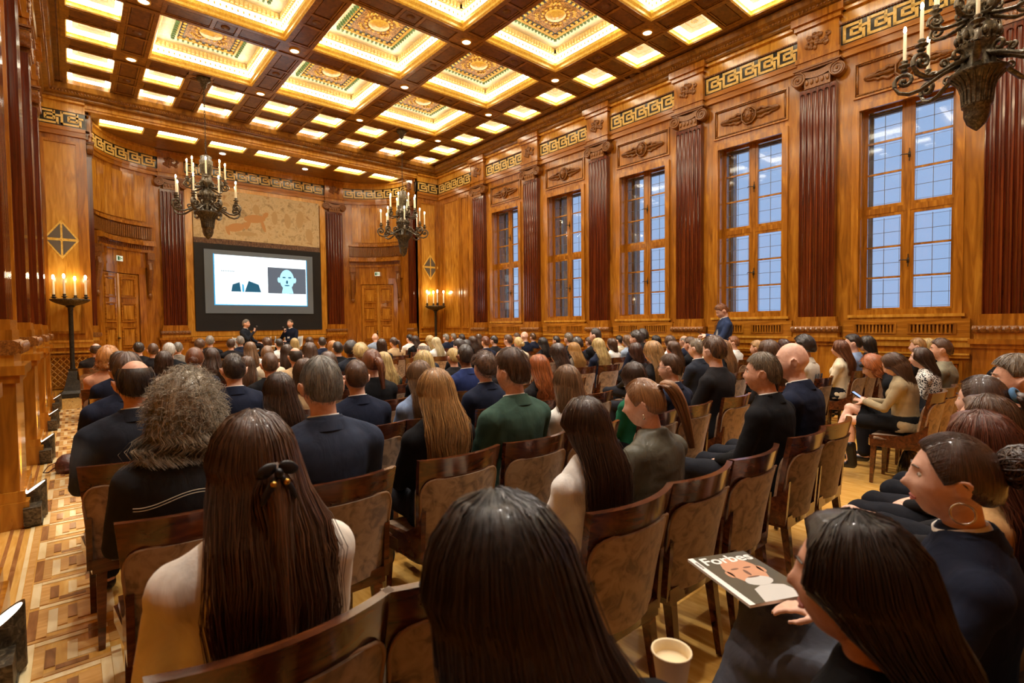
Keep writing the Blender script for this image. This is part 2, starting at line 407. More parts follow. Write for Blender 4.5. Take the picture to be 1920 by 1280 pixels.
for i in range(34):
    t = i/33; x = .17+.36*t; hh = .075*(1-t)**.8*(.8+.4*math.sin(t*9)**2)+.012
    for s in (-1, 0, 1): grl.sphere((x, -.02-.02*(s == 0), 5.41+s*hh), (.026, .022, .018+.012*rg.random()), 6, 5)
rel_gar = grl.mesh('leaf_garland', carve, True)
def relief(parent, loc, rz):
    f = put(rel_frame, 'relief_panel', parent, loc, rz); put(rel_bead, 'bead_border', f); put(rel_med, 'medallion', f)
    put(rel_gar, 'leaf_garland', f); g = put(rel_gar, 'leaf_garland', f); g.scale = (-1, 1, 1)

def glass_mat(name, tint, gl):
    m = bpy.data.materials.new(name); m.use_nodes = True; nt = m.node_tree; nt.nodes.clear()
    o = nt.nodes.new('ShaderNodeOutputMaterial'); mx = nt.nodes.new('ShaderNodeMixShader'); t = nt.nodes.new('ShaderNodeBsdfTransparent'); g = nt.nodes.new('ShaderNodeBsdfGlossy')
    t.inputs[0].default_value = (*tint, 1); g.inputs['Roughness'].default_value = .04; mx.inputs[0].default_value = gl
    nt.links.new(t.outputs[0], mx.inputs[1]); nt.links.new(g.outputs[0], mx.inputs[2]); nt.links.new(mx.outputs[0], o.inputs[0]); MATS[name] = m; return m
pane_glass = glass_mat('window_glass', (.93, .95, .96), .07)
outer_glass = glass_mat('outer_glass', (.80, .88, .96), .04)
paint = base_mat('outer_sash_paint', L3(150, 156, 168), .5)
casing_me = frame(-.705, .705, 1.58, 5.01, .10, .045).mesh('casing', wood)
jamb_me = MB().box(-.6, -.585, 0, .24, 1.62, 4.98).box(.585, .6, 0, .24, 1.62, 4.98).box(-.6, .6, 0, .24, 4.95, 4.98).box(-.6, .6, 0, .24, 1.62, 1.66).mesh('jamb', wood)
mull_me = MB().box(-.035, .035, .17, .25, 1.66, 4.95).box(-.585, .585, .175, .25, 3.24, 3.33).mesh('mullion', wood)
def sash_mb(w, h):
    mb = frame(0, w, 0, h, .05, .05, .05)
    for k in (1, 2): z = .05+(h-.1)*k/3; mb.box(.05, w-.05, .005, .045, z-.014, z+.014)
    return mb
SW, SH1, SH2 = .55, 1.58, 1.62
sash_lo, sash_hi = sash_mb(SW, SH1).mesh('sash', wood), sash_mb(SW, SH2).mesh('sash', wood)
def pane_meshes(h):
    ph = (h-.1)/3-.028; pw = SW-.1
    p = MB().add([(0, 0, 0), (pw, 0, 0), (pw, 0, ph), (0, 0, ph)], [(0, 1, 2, 3)]).mesh('pane', pane_glass)
    b = MB(); t = .0035
    b.box(pw/2-t, pw/2+t, -.004, .004, 0, ph); b.box(0, pw, -.004, .004, ph/2-t, ph/2+t)
    for x in (.022, pw-.022): b.box(x-.002, x+.002, -.003, .003, 0, ph)
    for z in (.02, ph-.02): b.box(0, pw, -.003, .003, z-.002, z+.002)
    return p, b.mesh('lead_came', lead), ph
pn_lo, pn_hi = pane_meshes(SH1), pane_meshes(SH2)
handle_me = MB().tube([(0, -.005, .1), (0, -.012, -.1)], .006, 6).box(-.014, .014, -.012, 0, -.04, .04).tube([(0, -.02, 0), (-.03, -.045, .005), (-.09, -.05, .012), (-.11, -.045, -.004)], [.008, .008, .007, .006], 7).mesh('handle', iron, True)
oframe = MB()
for x in (-.585, .545): oframe.box(x, x+.05, .47, .5, 1.66, 4.95)
for z in (1.66, 3.26, 4.91): oframe.box(-.585, .585, .475, .495, z, z+.04)
oframe_me = oframe.mesh('outer_frame', paint)
oreveal_me = MB().box(-.60, -.585, .25, .52, 1.62, 4.98).box(.585, .60, .25, .52, 1.62, 4.98).box(-.6, .6, .25, .52, 4.95, 4.98).box(-.6, .6, .25, .52, 1.62, 1.66).mesh('outer_reveal', wood)
opane_me = MB().add([(-.585, .5, 1.66), (.585, .5, 1.66), (.585, .5, 4.95), (-.585, .5, 4.95)], [(0, 1, 2, 3)]).mesh('outer_pane', outer_glass)
sill_me = MB().box(-.74, .74, -.07, 0, 1.555, 1.60).box(-.70, .70, -.045, 0, 1.52, 1.555).mesh('window_sill', woodl)
vent_b = MB()
for c in (-.36, .36):
    frame(c-.29, c+.29, 1.295, 1.46, .02, .012, -.06, vent_b)
    for i in range(12): vent_b.box(c-.27+.0475*i, c-.27+.0475*i+.024, -.066, -.046, 1.315, 1.44)
vent_me = vent_b.mesh('vent_grille', wood)
ventback_me = MB().box(-.64, -.08, -.004, 0, 1.31, 1.445).box(.08, .64, -.004, 0, 1.31, 1.445).mesh('vent_back', wood)
dado_b = MB().box(-.80, .80, -.06, 0, 1.24, 1.31).box(-.80, .80, -.06, 0, 1.445, 1.52)
for x0_, x1_ in ((-.80, -.64), (-.08, .08), (.64, .80)): dado_b.box(x0_, x1_, -.06, 0, 1.31, 1.445)
dado_me = dado_b.mesh('vent_board', woodh)
ledge_me = MB().box(-.80, .80, -.06, 0, 1.20, 1.24).box(-.80, .80, -.03, 0, 1.10, 1.20).box(-.80, .80, -.06, 0, .985, 1.01).box(-.8, .8, -.035, 0, .94, .985).mesh('dado_ledge', woodl)
dpan_me = frame(-.72, .72, .18, .90, .04, .03).box(-.8, .8, -.05, 0, 0, .12).mesh('dado_panel', redwood if False else wood)
dins_me = MB().box(-.66, .66, -.012, 0, .24, .84).mesh('dado_inset', tex_mat('dado_veneer', L3(130, 66, 22), L3(160, 86, 30), L3(184, 108, 44), (.4, .4, 4), 5, .2, .5, .01))
for n, y in enumerate(WY):
    L = (XR, y, 0)
    w = struct(put(casing_me, 'window_%d' % (n+1), None, L, RZ_RIGHT))
    put(jamb_me, 'jamb', w); put(mull_me, 'mullion', w); put(oframe_me, 'outer_frame', w); put(oreveal_me, 'outer_reveal', w); put(opane_me, 'outer_pane', w); put(sill_me, 'window_sill', w)
    for (x0, z0, sm, (pm, lm, ph)) in ((-.585, 1.66, sash_lo, pn_lo), (.035, 1.66, sash_lo, pn_lo), (-.585, 3.33, sash_hi, pn_hi), (.035, 3.33, sash_hi, pn_hi)):
        s = put(sm, 'sash', w, (x0, .18, z0))
        for k in range(3):
            p = put(pm, 'pane', s, (.05, .025, .05+k*(ph+.028)))
            put(lm, 'lead_came', s, (.05, .025, .05+k*(ph+.028)))
    put(handle_me, 'handle', w, (.02, .165, 2.45)); put(handle_me, 'handle', w, (.02, .165, 4.1))
    relief(wall_right, L, RZ_RIGHT)
    for me, nm in ((vent_me, 'vent_grille'), (ventback_me, 'vent_back'), (dado_me, 'vent_board'), (ledge_me, 'dado_ledge'), (dpan_me, 'dado_panel'), (dins_me, 'dado_inset')):
        put(me, nm, wall_right, (L[0], L[1], 0), RZ_RIGHT)
for k in range(-1, 5):
    if k >= 0 or True: entablature(wall_right, (XR, 3.30+2.41*k-1.205, 0), RZ_RIGHT)
    entablature(wall_left, (XL, 3.30+2.41*k-1.205, 0), RZ_LEFT)
# last bay of both long walls, before the corner
def end_bay(parent, x, rz, yc):
    w = 1.9
    MB().box(-w/2, w/2, -.05, 0, 5.86, 5.97).box(-w/2, w/2, -.075, 0, 5.97, 6.05).build('architrave', woodh, parent, (x, yc, 0), rz)
    MB().box(-w/2, w/2, -.03, 0, 6.05, 6.40).build('key_ground', keydark, parent, (x, yc, 0), rz)
    key_mb(w-.04).build('greek_key', keygold, parent, (x, yc, 0), rz)
    MB().box(-w/2, w/2, -.05, 0, 6.40, 6.60).box(-w/2, w/2, -.11, 0, 6.60, 6.66).build('frieze', woodl, parent, (x, yc, 0), rz)
for par, x, rz in ((wall_right, XR, RZ_RIGHT), (wall_left, XL, RZ_LEFT)):
    end_bay(par, x, rz, 14.35)
    s = -1 if rz < 0 else 1
    for (a, b) in ((-.70, .25), (.33, .72)):
        c = (a+b)/2
        frame(a, b, 1.40, 5.72, .05, .03).build('panel_frame', wood, par, (x, 14.35, 0), rz)
        if b-a > .6:
            MB().add([(a+.05, -.012, 1.45), (c, -.012, 1.45), (c, -.012, 5.67), (a+.05, -.012, 5.67)], [(0, 1, 2, 3)]).build('chevron_panel', woodd1, par, (x, 14.35, 0), rz)
            MB().add([(c, -.012, 1.45), (b-.05, -.012, 1.45), (b-.05, -.012, 5.67), (c, -.012, 5.67)], [(0, 1, 2, 3)]).build('chevron_panel', woodd2, par, (x, 14.35, 0), rz)
    put(ledge_me, 'dado_ledge', par, (x, 14.35, 0), rz); put(dpan_me, 'dado_panel', par, (x, 14.35, 0), rz)
for k in range(0, 5):     # the other long wall: closed bays of tall panels
    y = 3.30+2.41*k-1.205
    frame(-.78, .78, 1.40, 5.72, .07, .045).build('panel_frame', wood, wall_left, (XL, y, 0), RZ_LEFT)
    MB().add([(-.71, -.012, 1.47), (0, -.012, 1.47), (0, -.012, 5.65), (-.71, -.012, 5.65)], [(0, 1, 2, 3)]).build('chevron_panel', woodd1, wall_left, (XL, y, 0), RZ_LEFT)
    MB().add([(0, -.012, 1.47), (.71, -.012, 1.47), (.71, -.012, 5.65), (0, -.012, 5.65)], [(0, 1, 2, 3)]).build('chevron_panel', woodd2, wall_left, (XL, y, 0), RZ_LEFT)
    put(ledge_me, 'dado_ledge', wall_left, (XL, y, 0), RZ_LEFT); put(dpan_me, 'dado_panel', wall_left, (XL, y, 0), RZ_LEFT)

# ---- cornice along the walls
def crn_prof(z): return [(0, z), (.15, z), (.17, z+.03), (.17, z+.06), (.25, z+.08), (.27, z+.13), (.33, z+.16), (.36, z+.26), (0, z+.26)]
cp = [(d, z) for d, z in crn_prof(6.66)]
for nm, path in (('trim_1', [(XR, YB, -1, 0), (XR, YE, -1, 0)]), ('trim_2', [(XL, YE, 1, 0), (XL, YB, 1, 0)]), ('trim_3', [(XR, YE, 0, -1), (XL, YE, 0, -1)])):
    o = struct(MB().sweep(path, cp).build(nm, woodk, None, fix=True)); o['label'] = 'moulded wooden cornice under the coffered ceiling'
    (x0, y0, nx, ny), (x1, y1, _, _) = path; Ln = math.hypot(x1-x0, y1-y0); n = int(Ln/.055); b = MB()
    for i in range(n):
        t = (i+.5)/n; b.sphere((x0+(x1-x0)*t+nx*.265, y0+(y1-y0)*t+ny*.265, 6.775), (.02, .02, .026), 5, 4)
    b.build('carved_row', carve, o, smooth=True)

# ---- end wall: piers and the curved recess
mb = MB().box(XL-.4, .35, YE, YE+.5, 0, 7.6).box(9.01, XR+.8, YE, YE+.5, 0, 7.6)
mb.sweep(RP, [(0, 0), (0, 7.6), (-.3, 7.4), (-.3, 0)])
wall_end = struct(mb.build('wall_end', wood, fix=True))
# fascia over the opening
MB().box(.35, 9.01, YE-.02, YE+.32, 6.50, 6.9).box(.35, 9.01, YE-.05, YE+.02, 6.55, 6.66).build('fascia', woodl, wall_end)
for c, w in ((-.075, .85), (9.435, .85)):
    L = (c, YE, 0)
    MB().box(-w/2, w/2, -.05, 0, 5.86, 5.97).box(-w/2, w/2, -.075, 0, 5.97, 6.05).build('architrave', woodh, wall_end, L)
    MB().box(-w/2, w/2, -.03, 0, 6.05, 6.40).build('key_ground', keydark, wall_end, L)
    key_mb(w-.06).build('greek_key', keygold, wall_end, L)
    MB().box(-w/2, w/2, -.05, 0, 6.40, 6.60).box(-w/2, w/2, -.11, 0, 6.60, 6.66).build('frieze', woodl, wall_end, L)
    frame(-.36, .30, 1.40, 5.74, .06, .05).build('panel_frame', wood, wall_end, L)
    MB().box(-.30, .24, -.02, 0, 1.46, 5.68).build('panel_board', woodl, wall_end, L)
    MB().box(-w/2, w/2, -.07, 0, 1.20, 1.25).box(-w/2, w/2, -.04, 0, 1.08, 1.20).box(-w/2, w/2, -.07, 0, .96, 1.0).box(-w/2, w/2, -.06, 0, 0, .14).build('dado_ledge', woodl, wall_end, L)
    # lattice radiator grille
    frame(-.38, .38, .16, .92, .05, .075).build('grille_frame', wood, wall_end, L)
    MB().box(-.34, .34, -.004, -.001, .2, .88).build('grille_back', wood, wall_end, L)
    for sgn in (-1, 1):
        for k in range(-4, 9):
            # diagonal lattice bars clipped to the opening
            pts = []
            x0 = -.33+.11*k
            a = (x0, .21); b = (x0+.66*.8, .87)
            ax, az, bx, bz = a[0], a[1], b[0], b[1]
            def clip(ax, az, bx, bz, lo, hi):
                if ax < lo: t = (lo-ax)/(bx-ax); ax, az = lo, az+(bz-az)*t
                if bx > hi: t = (hi-ax)/(bx-ax); bx, bz = hi, az+(bz-az)*t
                return ax, az, bx, bz
            if bx < -.32 or ax > .32: continue
            ax, az, bx, bz = clip(ax, az, bx, bz, -.33, .33)
            if bz-az < .05: continue
            MB().tube([(sgn*ax, -.058-.006*(sgn > 0), az), (sgn*bx, -.058-.006*(sgn > 0), bz)], .009, 4).build('slat', woodl, wall_end, L)
    # inlaid diamond
    dx = .05 if c > 5 else -.06
    zc = 3.52
    MB().prism([(dx-.31, zc), (dx, zc-.44), (dx+.31, zc), (dx, zc+.44)], -.03, -.018, f=lambda a, b, c_: (a, c_, b)).build('diamond_frame', gold, wall_end, L)
    for sx in (-1, 1):
        for sz in (-1, 1):
            MB().prism([(dx+sx*.018, zc+sz*.03), (dx+sx*.25, zc+sz*.03), (dx+sx*.018, zc+sz*.36)], -.036, -.03, f=lambda a, b, c_: (a, c_, b)).build('diamond_inlay', greyinlay, wall_end, L)
    MB().prism([(dx-.05, zc), (dx, zc-.07), (dx+.05, zc), (dx, zc+.07)], -.042, -.03, f=lambda a, b, c_: (a, c_, b)).sphere((dx, -.045, zc), .018).build('diamond_boss', gold, wall_end, L)
# recess entablature
def rsweep(name, prof, m, s0=0, s1=None, parent=wall_end):
    s1 = S_END if s1 is None else s1
    ss = sorted({s0, s1, *[s for s in RS if s0 < s < s1]}); path = []
    for s in ss:
        x0, y0 = on_path(s, 0); x1, y1 = on_path(s, 1); path.append((x0, y0, x1-x0, y1-y0))
    b = MB().sweep(path, prof)
    return b.build(name, m, parent, fix=True)
rsweep('architrave', [(0, 5.86), (.05, 5.86), (.05, 5.97), (.075, 5.97), (.075, 6.05), (0, 6.05)], woodh)
rsweep('key_ground', [(0, 6.05), (.03, 6.05), (.03, 6.40), (0, 6.40)], keydark)
rsweep('frieze', [(0, 6.40), (.06, 6.40), (.06, 6.52), (.12, 6.54), (.12, 6.62), (0, 6.62)], woodl)
PS = [S_MID-2.40, S_MID+2.40]
for a, b in ((.25, PS[0]-.36), (PS[0]+.36, PS[1]-.36), (PS[1]+.36, S_END-.25)):
    bend(key_mb(b-a), (a+b)/2).build('greek_key', keygold, wall_end)
for s in PS:
    x, y = on_path(s, 0); pilaster(wall_end, (x, y, 0), 0)
for x, y, rz in ((.35, 15.72, RZ_LEFT), (9.01, 15.72, RZ_RIGHT)):    # slim pilasters on the recess sides
    p = pilaster(wall_end, (x, y, 0), rz); p.scale = (.62, .8, 1)
# flat stage wall: frame, tapestry, black cloth
YF = 15.9+RR
struct(frame(2.60, 6.76, 1.24, 5.84, .18, .07).build('trim_4', woodl, None, (0, YF, 0)))['label'] = 'honey wood frame around tapestry and screen'
rsweep('dado_ledge', [(0, 1.10), (.12, 1.10), (.14, 1.16), (.14, 1.22), (0, 1.24)], woodl, PS[0]+.36, PS[1]-.36)
rsweep('dado_board', [(0, 0), (.05, 0), (.05, 1.08), (0, 1.08)], woodh, PS[0]+.36, PS[1]-.36)

# ---- doors in the curved corners
def door(n, s0):
    d = MB(); bend(d.box(-.62, -.31, -.05, 0, .02, 2.98).box(-.31, 0, -.05, 0, .02, 2.98).box(0, .31, -.05, 0, .02, 2.98).box(.31, .62, -.05, 0, .02, 2.98), s0)
    o = struct(d.build('door_%d' % n, wood, fix=True))
    for sx in (-1, 1):
        for z0, z1 in ((.25, .85), (.98, 1.55), (1.68, 2.2), (2.33, 2.88)):
            c = sx*.31; f = frame(c-.22, c+.22, z0, z1, .04, .03, -.05)
            f = bend(f, s0).build('door_panel', woodh, o)
            bend(MB().box(c-.15, c+.15, -.066, -.05, z0+.07, z1-.07), s0).build('panel_field', carve if False else woodd1, f)
        bend(frame(sx*.31-.26, sx*.31+.26, .04, 2.96, .012, .008, -.05), s0).build('inlay_line', woodl, o)
    bend(MB().box(-.03, .03, -.075, -.05, .02, 2.98), s0).build('astragal', woodl, o)
    bend(MB().tube([(-.06, -.10, 1.25), (-.06, -.06, 1.25)], .02, 8).sphere((-.06, -.12, 1.25), .03).box(-.08, -.04, -.058, -.05, 1.1, 1.34), s0).build('door_knob', brass, o, smooth=True)
    # surround
    su = MB()
    for sx in (-1, 1): su.box(min(sx*.64, sx*.82), max(sx*.64, sx*.82), -.07, 0, 0, 3.05)
    for k in range(4): a = -.82+.41*k; su.box(a, a+.41, -.07, 0, 3.0, 3.2)
    bend(su, s0).build('door_surround', wood, o)
    h = MB()
    for k in range(6):
        a = -1.05+.35*k
        h.box(a, a+.35, -.12, 0, 3.62, 3.80); h.box(a, a+.35, -.26, 0, 3.80, 3.88); h.box(a, a+.35, -.20, 0, 3.88, 3.94); h.box(a, a+.35, -.06, 0, 3.2, 3.62); h.box(a, a+.35, -.10, 0, 4.35, 4.42)
    bend(h, s0).build('door_cornice', wood, o)
    b = MB()
    for k in range(34): b.box(-1.03+.061*k, -1.03+.061*k+.035, -.15, -.12, 3.70, 3.79); b.box(-1.03+.061*k, -1.03+.061*k+.04, -.07, -.05, 4.0, 4.32)
    bend(b, s0).build('dentil_band', carve, o)
    for sx in (-1, 1):
        c = sx*.93
        k = MB().box(c-.1, c+.1, -.20, 0, 3.42, 3.62).box(c-.085, c+.085, -.16, 0, 3.30, 3.42)
        k.tube([(c, -.10, 3.34), (c, -.13, 3.15), (c, -.09, 2.85), (c, -.05, 2.6), (c, -.05, 2.45)], [.08, .085, .075, .06, .03], 8).sphere((c, -.07, 2.42), (.06, .05, .07))
        bend(k, s0).build('console_bracket', carve, o, smooth=False)
    # chevron veneer above
    for sx, m in ((-1, woodd1), (1, woodd2)):
        f = MB()
        for k in range(3): a = sx*.3*k; f.add([(a, -.02, 4.5), (a+sx*.3, -.02, 4.5), (a+sx*.3, -.02, 5.75), (a, -.02, 5.75)], [(0, 1, 2, 3)])
        bend(f, s0).build('chevron_panel', m, wall_end, fix=True)
    # exit sign
    e = tag(bend(MB().box(-.10, .10, -.15, -.125, 3.30, 3.44), s0).build('exit_sign', base_mat('sign_white', L3(214, 222, 206), .5, emis=(.8, 1, .8), es=.35)), 'small lit exit sign above the %s of the stage' % ('door beside the tall candelabrum with a lattice grille behind' if n == 1 else 'door near the windowed wall'), 'sign')
    e['label'] = 'small lit escape sign over the curved door %s' % ('beside the aisle' if n == 1 else 'next to the windowed wall')
    g = base_mat('sign_green', L3(40, 110, 70), .5)
    bend(MB().box(-.08, -.02, -.155, -.15, 3.32, 3.42).box(.0, .02, -.155, -.15, 3.33, 3.41).box(.035, .075, -.155, -.15, 3.36, 3.38), s0).build('pictogram', g, e)
SD = RS[1]+RR*PI/4
door(1, SD-.05); door(2, S_END-SD+.05)

# ---- ceiling
ceiling = struct(MB().box(XL-.4, XR+.8, YB-.4, YE+.4, 7.56, 7.7).build('ceiling', woodk))
def ring(mb, ax, ay, z0, bx, by, z1):
    A = [(-ax, -ay, z0), (ax, -ay, z0), (ax, ay, z0), (-ax, ay, z0)]; B = [(-bx, -by, z1), (bx, -by, z1), (bx, by, z1), (-bx, by, z1)]
    return mb.add(A+B, [(i, i+4, (i+1) % 4+4, (i+1) % 4) for i in range(4)])
def rings(steps):
    mb = MB()
    for (a, z), (b, z1) in zip(steps, steps[1:]): ring(mb, a, a, z, b, b, z1)
    return mb
def around(mb, a, step, fn):
    n = round(2*a/step)
    for i in range(n+1):
        t = -a+2*a*i/n
        for q in range(4): fn(mb, *((t, -a) if q == 0 else (a, t) if q == 1 else (t, a) if q == 2 else (-a, t)), q)
    return mb
orn = tex_mat('painted_ornament', L3(120, 84, 36), L3(172, 122, 52), L3(226, 176, 84), (1, 1, 1), 9, .5, 0, .3, detail=6, dist=3.5, lo=.38, hi=.62)
dentm = base_mat('green_dentil', L3(96, 128, 84), .6)
bluem = base_mat('blue_border', L3(72, 84, 100), .5)
creamgold = tex_mat('cream_gold_band', L3(236, 196, 110), L3(246, 218, 150), L3(252, 238, 196), (6, 6, 6), 6, .5, 0, .2)
linem = base_mat('umber_line', L3(96, 70, 34), .5)
CA = .95
big = {
 'gilded_frame': (rings([(CA+.02, 0), (CA-.02, .025), (CA-.02, .06), (CA-.05, .09), (CA-.05, .135)]), gold, False),
 'cove_strip': (rings([(CA-.05, .137), (CA-.075, .25)]), cove_lamp, False),
 'bead_row': (around(MB(), CA-.068, .092, lambda m, x, y, q: m.sphere((x, y, .195), (.02, .02, .026), 6, 4)), gold, True),
 'fret_line': (rings([(CA-.049, .133), (CA-.053, .143)]), linem, False),
 'egg_band': (rings([(CA-.076, .25), (CA-.105, .37)]), creamgold, False),
 'egg_row': (around(MB(), CA-.095, .075, lambda m, x, y, q: m.cbox((x, y, .31), (.045, .045, .07))), creamgold, False),
 'soffit': (rings([(CA-.105, .37), (.56, .385)]), stucco, False),
 'dentil_row': (around(MB(), .575, .088, lambda m, x, y, q: m.cbox((x, y, .355), (.028, .06, .06) if q % 2 == 0 else (.06, .028, .06))), dentm, False),
 'panel_rim': (rings([(.56, .385), (.55, .34), (.515, .34), (.505, .36)]), gold, False),
 'blue_border': (rings([(.505, .36), (.41, .36)]), bluem, False),
 'ornament_panel': (MB().add([(-.41, -.41, .36), (-.41, .41, .36), (.41, .41, .36), (.41, -.41, .36)], [(0, 1, 2, 3)]), orn, False),
 'flower_row': (around(MB(), .457, .114, lambda m, x, y, q: m.sphere((x, y, .352), (.036, .036, .014), 8, 4)), gold, True),
 'rosette': (MB().lathe([(.0, .325), (.05, .33), (.07, .345), (.10, .34), (.13, .352), (.19, .347), (.2, .36)], 24), gold, True)}
rs_ = big['rosette'][0]
for k in range(16):
    a = 2*PI*k/16; rs_.sphere((.25*math.cos(a), .25*math.sin(a), .352), (.03, .03, .012), 6, 4)
for k in range(4):
    a = PI/4+PI/2*k; bump_cluster(MB(), 0, 0, 0, 0, 0, 0, 0, 0)
    for j in range(10): rs_.sphere(((.34+.02*(j % 3))*math.cos(a+.06*(j-5)), (.34+.02*(j % 3))*math.sin(a+.06*(j-5)), .354), (.02, .02, .01), 6, 4)
BIGM = {k: mb.mesh(k, m, sm) for k, (mb, m, sm) in big.items()}
def big_coffer(x, y):
    seen = any(in_view(x+i*.45, y+j*.45, ZC+.15) for i in (-2, -1, 0, 1, 2) for j in (-2, -1, 0, 1, 2))
    c = put(BIGM['gilded_frame'], 'coffer', ceiling, (x, y, ZC)); c.scale = (1, 1, 1.15)
    for k in BIGM:
        if k != 'gilded_frame': put(BIGM[k], k+('' if k != 'cove_strip' or seen else '_offscreen'), c)
def small_meshes(ax, ay):
    out = []
    f = MB(); 
    for (i, z), (j, z1) in zip([(-.02, 0), (.015, .02), (.015, .06)], [(.015, .02), (.015, .06), (.03, .09)]): ring(f, ax-i, ay-i, z, ax-j, ay-j, z1)
    out.append(f.mesh('small_coffer', gold))
    st_ = MB(); ring(st_, ax-.03, ay-.03, .09, ax-.10, ay-.10, .15)
    g = MB(); ring(g, ax-.115, ay-.115, .15, ax-.19, ay-.19, .18)
    g.add([(-ax+.19, -ay+.19, .18), (-ax+.19, ay-.19, .18), (ax-.19, ay-.19, .18), (ax-.19, -ay+.19, .18)], [(0, 1, 2, 3)])
    out.append(g.mesh('stucco_panel', stucco))
    r = MB(); ring(r, ax-.10, ay-.10, .15, ax-.115, ay-.115, .15); ring(r, ax-.19, ay-.19, .178, ax-.205, ay-.205, .176)
    for k in range(10): a = 2*PI*k/10; r.sphere((.06*math.cos(a), .06*math.sin(a), .176), (.018, .018, .006), 6, 4)
    out.append(r.mesh('gilded_line', creamgold)); out.append(st_.mesh('cove_strip', cove_lamp)); return out
SM_SIDE, SM_END, SM_REC = small_meshes(.38, .345), small_meshes(.345, .345), small_meshes(.45, .27)
def small_coffer(x, y, ms, z=ZC):
    c = put(ms[0], 'coffer', ceiling, (x, y, z)); put(ms[1], 'stucco_panel', c); put(ms[2], 'gilded_line', c)
    seen = any(in_view(x+i*.3, y+j*.3, z+.1) for i in (-1, 0, 1) for j in (-1, 0, 1)); put(ms[3], 'cove_strip' if seen else 'cove_strip_offscreen', c)
def beam_meshes(L, w=.5, h=.66):
    b = MB().box(-L/2, L/2, -w/2, w/2, .03, h)
    for s in (-1, 1): b.box(-L/2, L/2, s*(w/2-.035)-.035, s*(w/2-.035)+.035, 0, .03); b.box(-L/2, L/2, s*(w/2-.09)-.012, s*(w/2-.09)+.012, .012, .03)
    xs = [-L/2+.03, L/2-.03] + ([-.2, .2] if L > 1 else [])
    for x in xs: b.box(x-.03, x+.03, -w/2, w/2, .005, .03)
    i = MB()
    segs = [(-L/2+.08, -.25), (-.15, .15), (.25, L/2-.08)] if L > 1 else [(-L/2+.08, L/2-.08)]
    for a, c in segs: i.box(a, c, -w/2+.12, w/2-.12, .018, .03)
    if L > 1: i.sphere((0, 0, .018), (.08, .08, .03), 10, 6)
    d = MB(); n = int(L/.05)
    for k in range(n):
        for s in (-1, 1): d.sphere((-L/2+(k+.5)*L/n, s*(w/2-.115), .02), .011, 5, 3)
    return b.mesh('beam', woodk), i.mesh('beam_panel', woodkk), d.mesh('bead_line', carve)
BM = {}
def beam(x, y, L, rz, w=.5, z=ZC):
    k = (round(L, 2), w)
    if k not in BM: BM[k] = beam_meshes(L, w)
    o = put(BM[k][0], 'beam', ceiling, (x, y, z), rz); put(BM[k][1], 'beam_panel', o); put(BM[k][2], 'bead_line', o)
NODE = MB().box(-.25, .25, -.25, .25, .02, .66).box(-.25, .25, -.25, -.2, 0, .02).box(-.25, .25, .2, .25, 0, .02).mesh('beam_node', woodk)
DISC = MB().lathe([(0, .0), (.06, -.005), (.075, -.012), (.085, .0), (.085, .02), (0, .02)], 18).mesh('downlight', [lampdisc])
DRIM = MB().lathe([(.078, .0), (.085, -.02), (.10, -.015), (.105, .02)], 18).mesh('downlight_rim', gold, True)
spots = 0
def node(x, y, lit=True):
    global spots
    put(NODE, 'beam_node', ceiling, (x, y, ZC))
    if lit:
        sfx = '' if in_view(x, y, ZC) else '_offscreen'
        d = put(DISC, 'downlight'+sfx, ceiling, (x, y, ZC+.012)); put(DRIM, 'downlight_rim', d)
        if y > -1:
            ld = bpy.data.lights.new('downlight_beam'+sfx, 'SPOT'); ld.energy = SPOT_W; ld.spot_size = R(110); ld.spot_blend = .8; ld.color = (1, .94, .86); ld.shadow_soft_size = .07
            lo = bpy.data.objects.new('downlight_beam'+sfx, ld); COL.objects.link(lo); lo.location = (x, y, ZC-.03); lo.parent = None
            spots += 1
YS = GY[:7]                 # -1.52 .. 12.94
for x in GX:
    for y in GY: node(x, y if y < 15 else 15.15, True)
    for a, b in zip(GY, GY[1:]): beam(x, (a+b)/2, 2.41-.5, PI/2)
for xa, xb in zip(GX, GX[1:]):
    xm = (xa+xb)/2
    for y in YS: beam(xm, y, 2.42-.5, 0)
    for a, b in zip(YS, YS[1:]): big_coffer(xm, (a+b)/2)
    ym = (GY[6]+GY[7])/2
    beam(xm, ym, 2.42-.5, 0); 
    for yy in (ym-.73, ym+.73): beam(xm, yy, .96, PI/2)
    for sx in (-1, 1):
        for sy in (-1, 1): small_coffer(xm+sx*.605, ym+sy*.6, SM_END)
for s, xa in ((1, GX[3]), (-1, GX[0])):
    xc = xa+s*.62
    for a, b in zip(GY, GY[1:]):
        ym = (a+b)/2
        for sy in (-1, 1): small_coffer(xc, ym+sy*.6, SM_SIDE)
        beam(xc, ym, .78, 0)
    for y in GY[:7]: beam(xc, y, .78, 0)
    beam(xa+s*1.20, 6.9, 17.1, PI/2, .4)
MB().box(XL, XR, 15.05, YE+.1, ZC+.005, ZC+.4).build('border_beam', woodk, ceiling)
MB().box(XL, XR, YB, -1.75, ZC+.005, ZC+.4).build('border_beam', woodk, ceiling)
# recess ceiling
ZR = 6.60
MB().box(.0, 9.4, YE+.3, 18.2, ZR+.24, ZR+.5).box(.0, 9.4, YE+.3, 16.08, ZR, ZR+.24).box(.0, 9.4, 16.66, 18.2, ZR, ZR+.24).build('recess_beam', woodk, ceiling)
for k in range(8): MB().box(XC-4.2+1.2*k-.14, XC-4.2+1.2*k+.14, 16.06, 16.68, ZR-.001, ZR+.24).build('recess_beam', woodk, ceiling)
for k in range(7): small_coffer(XC-3.6+1.2*k, 16.37, SM_REC, ZR)
for x_, y_ in ((3.48, 17.02), (5.85, 17.02)): put(DISC, 'downlight', ceiling, (x_, y_, ZR))

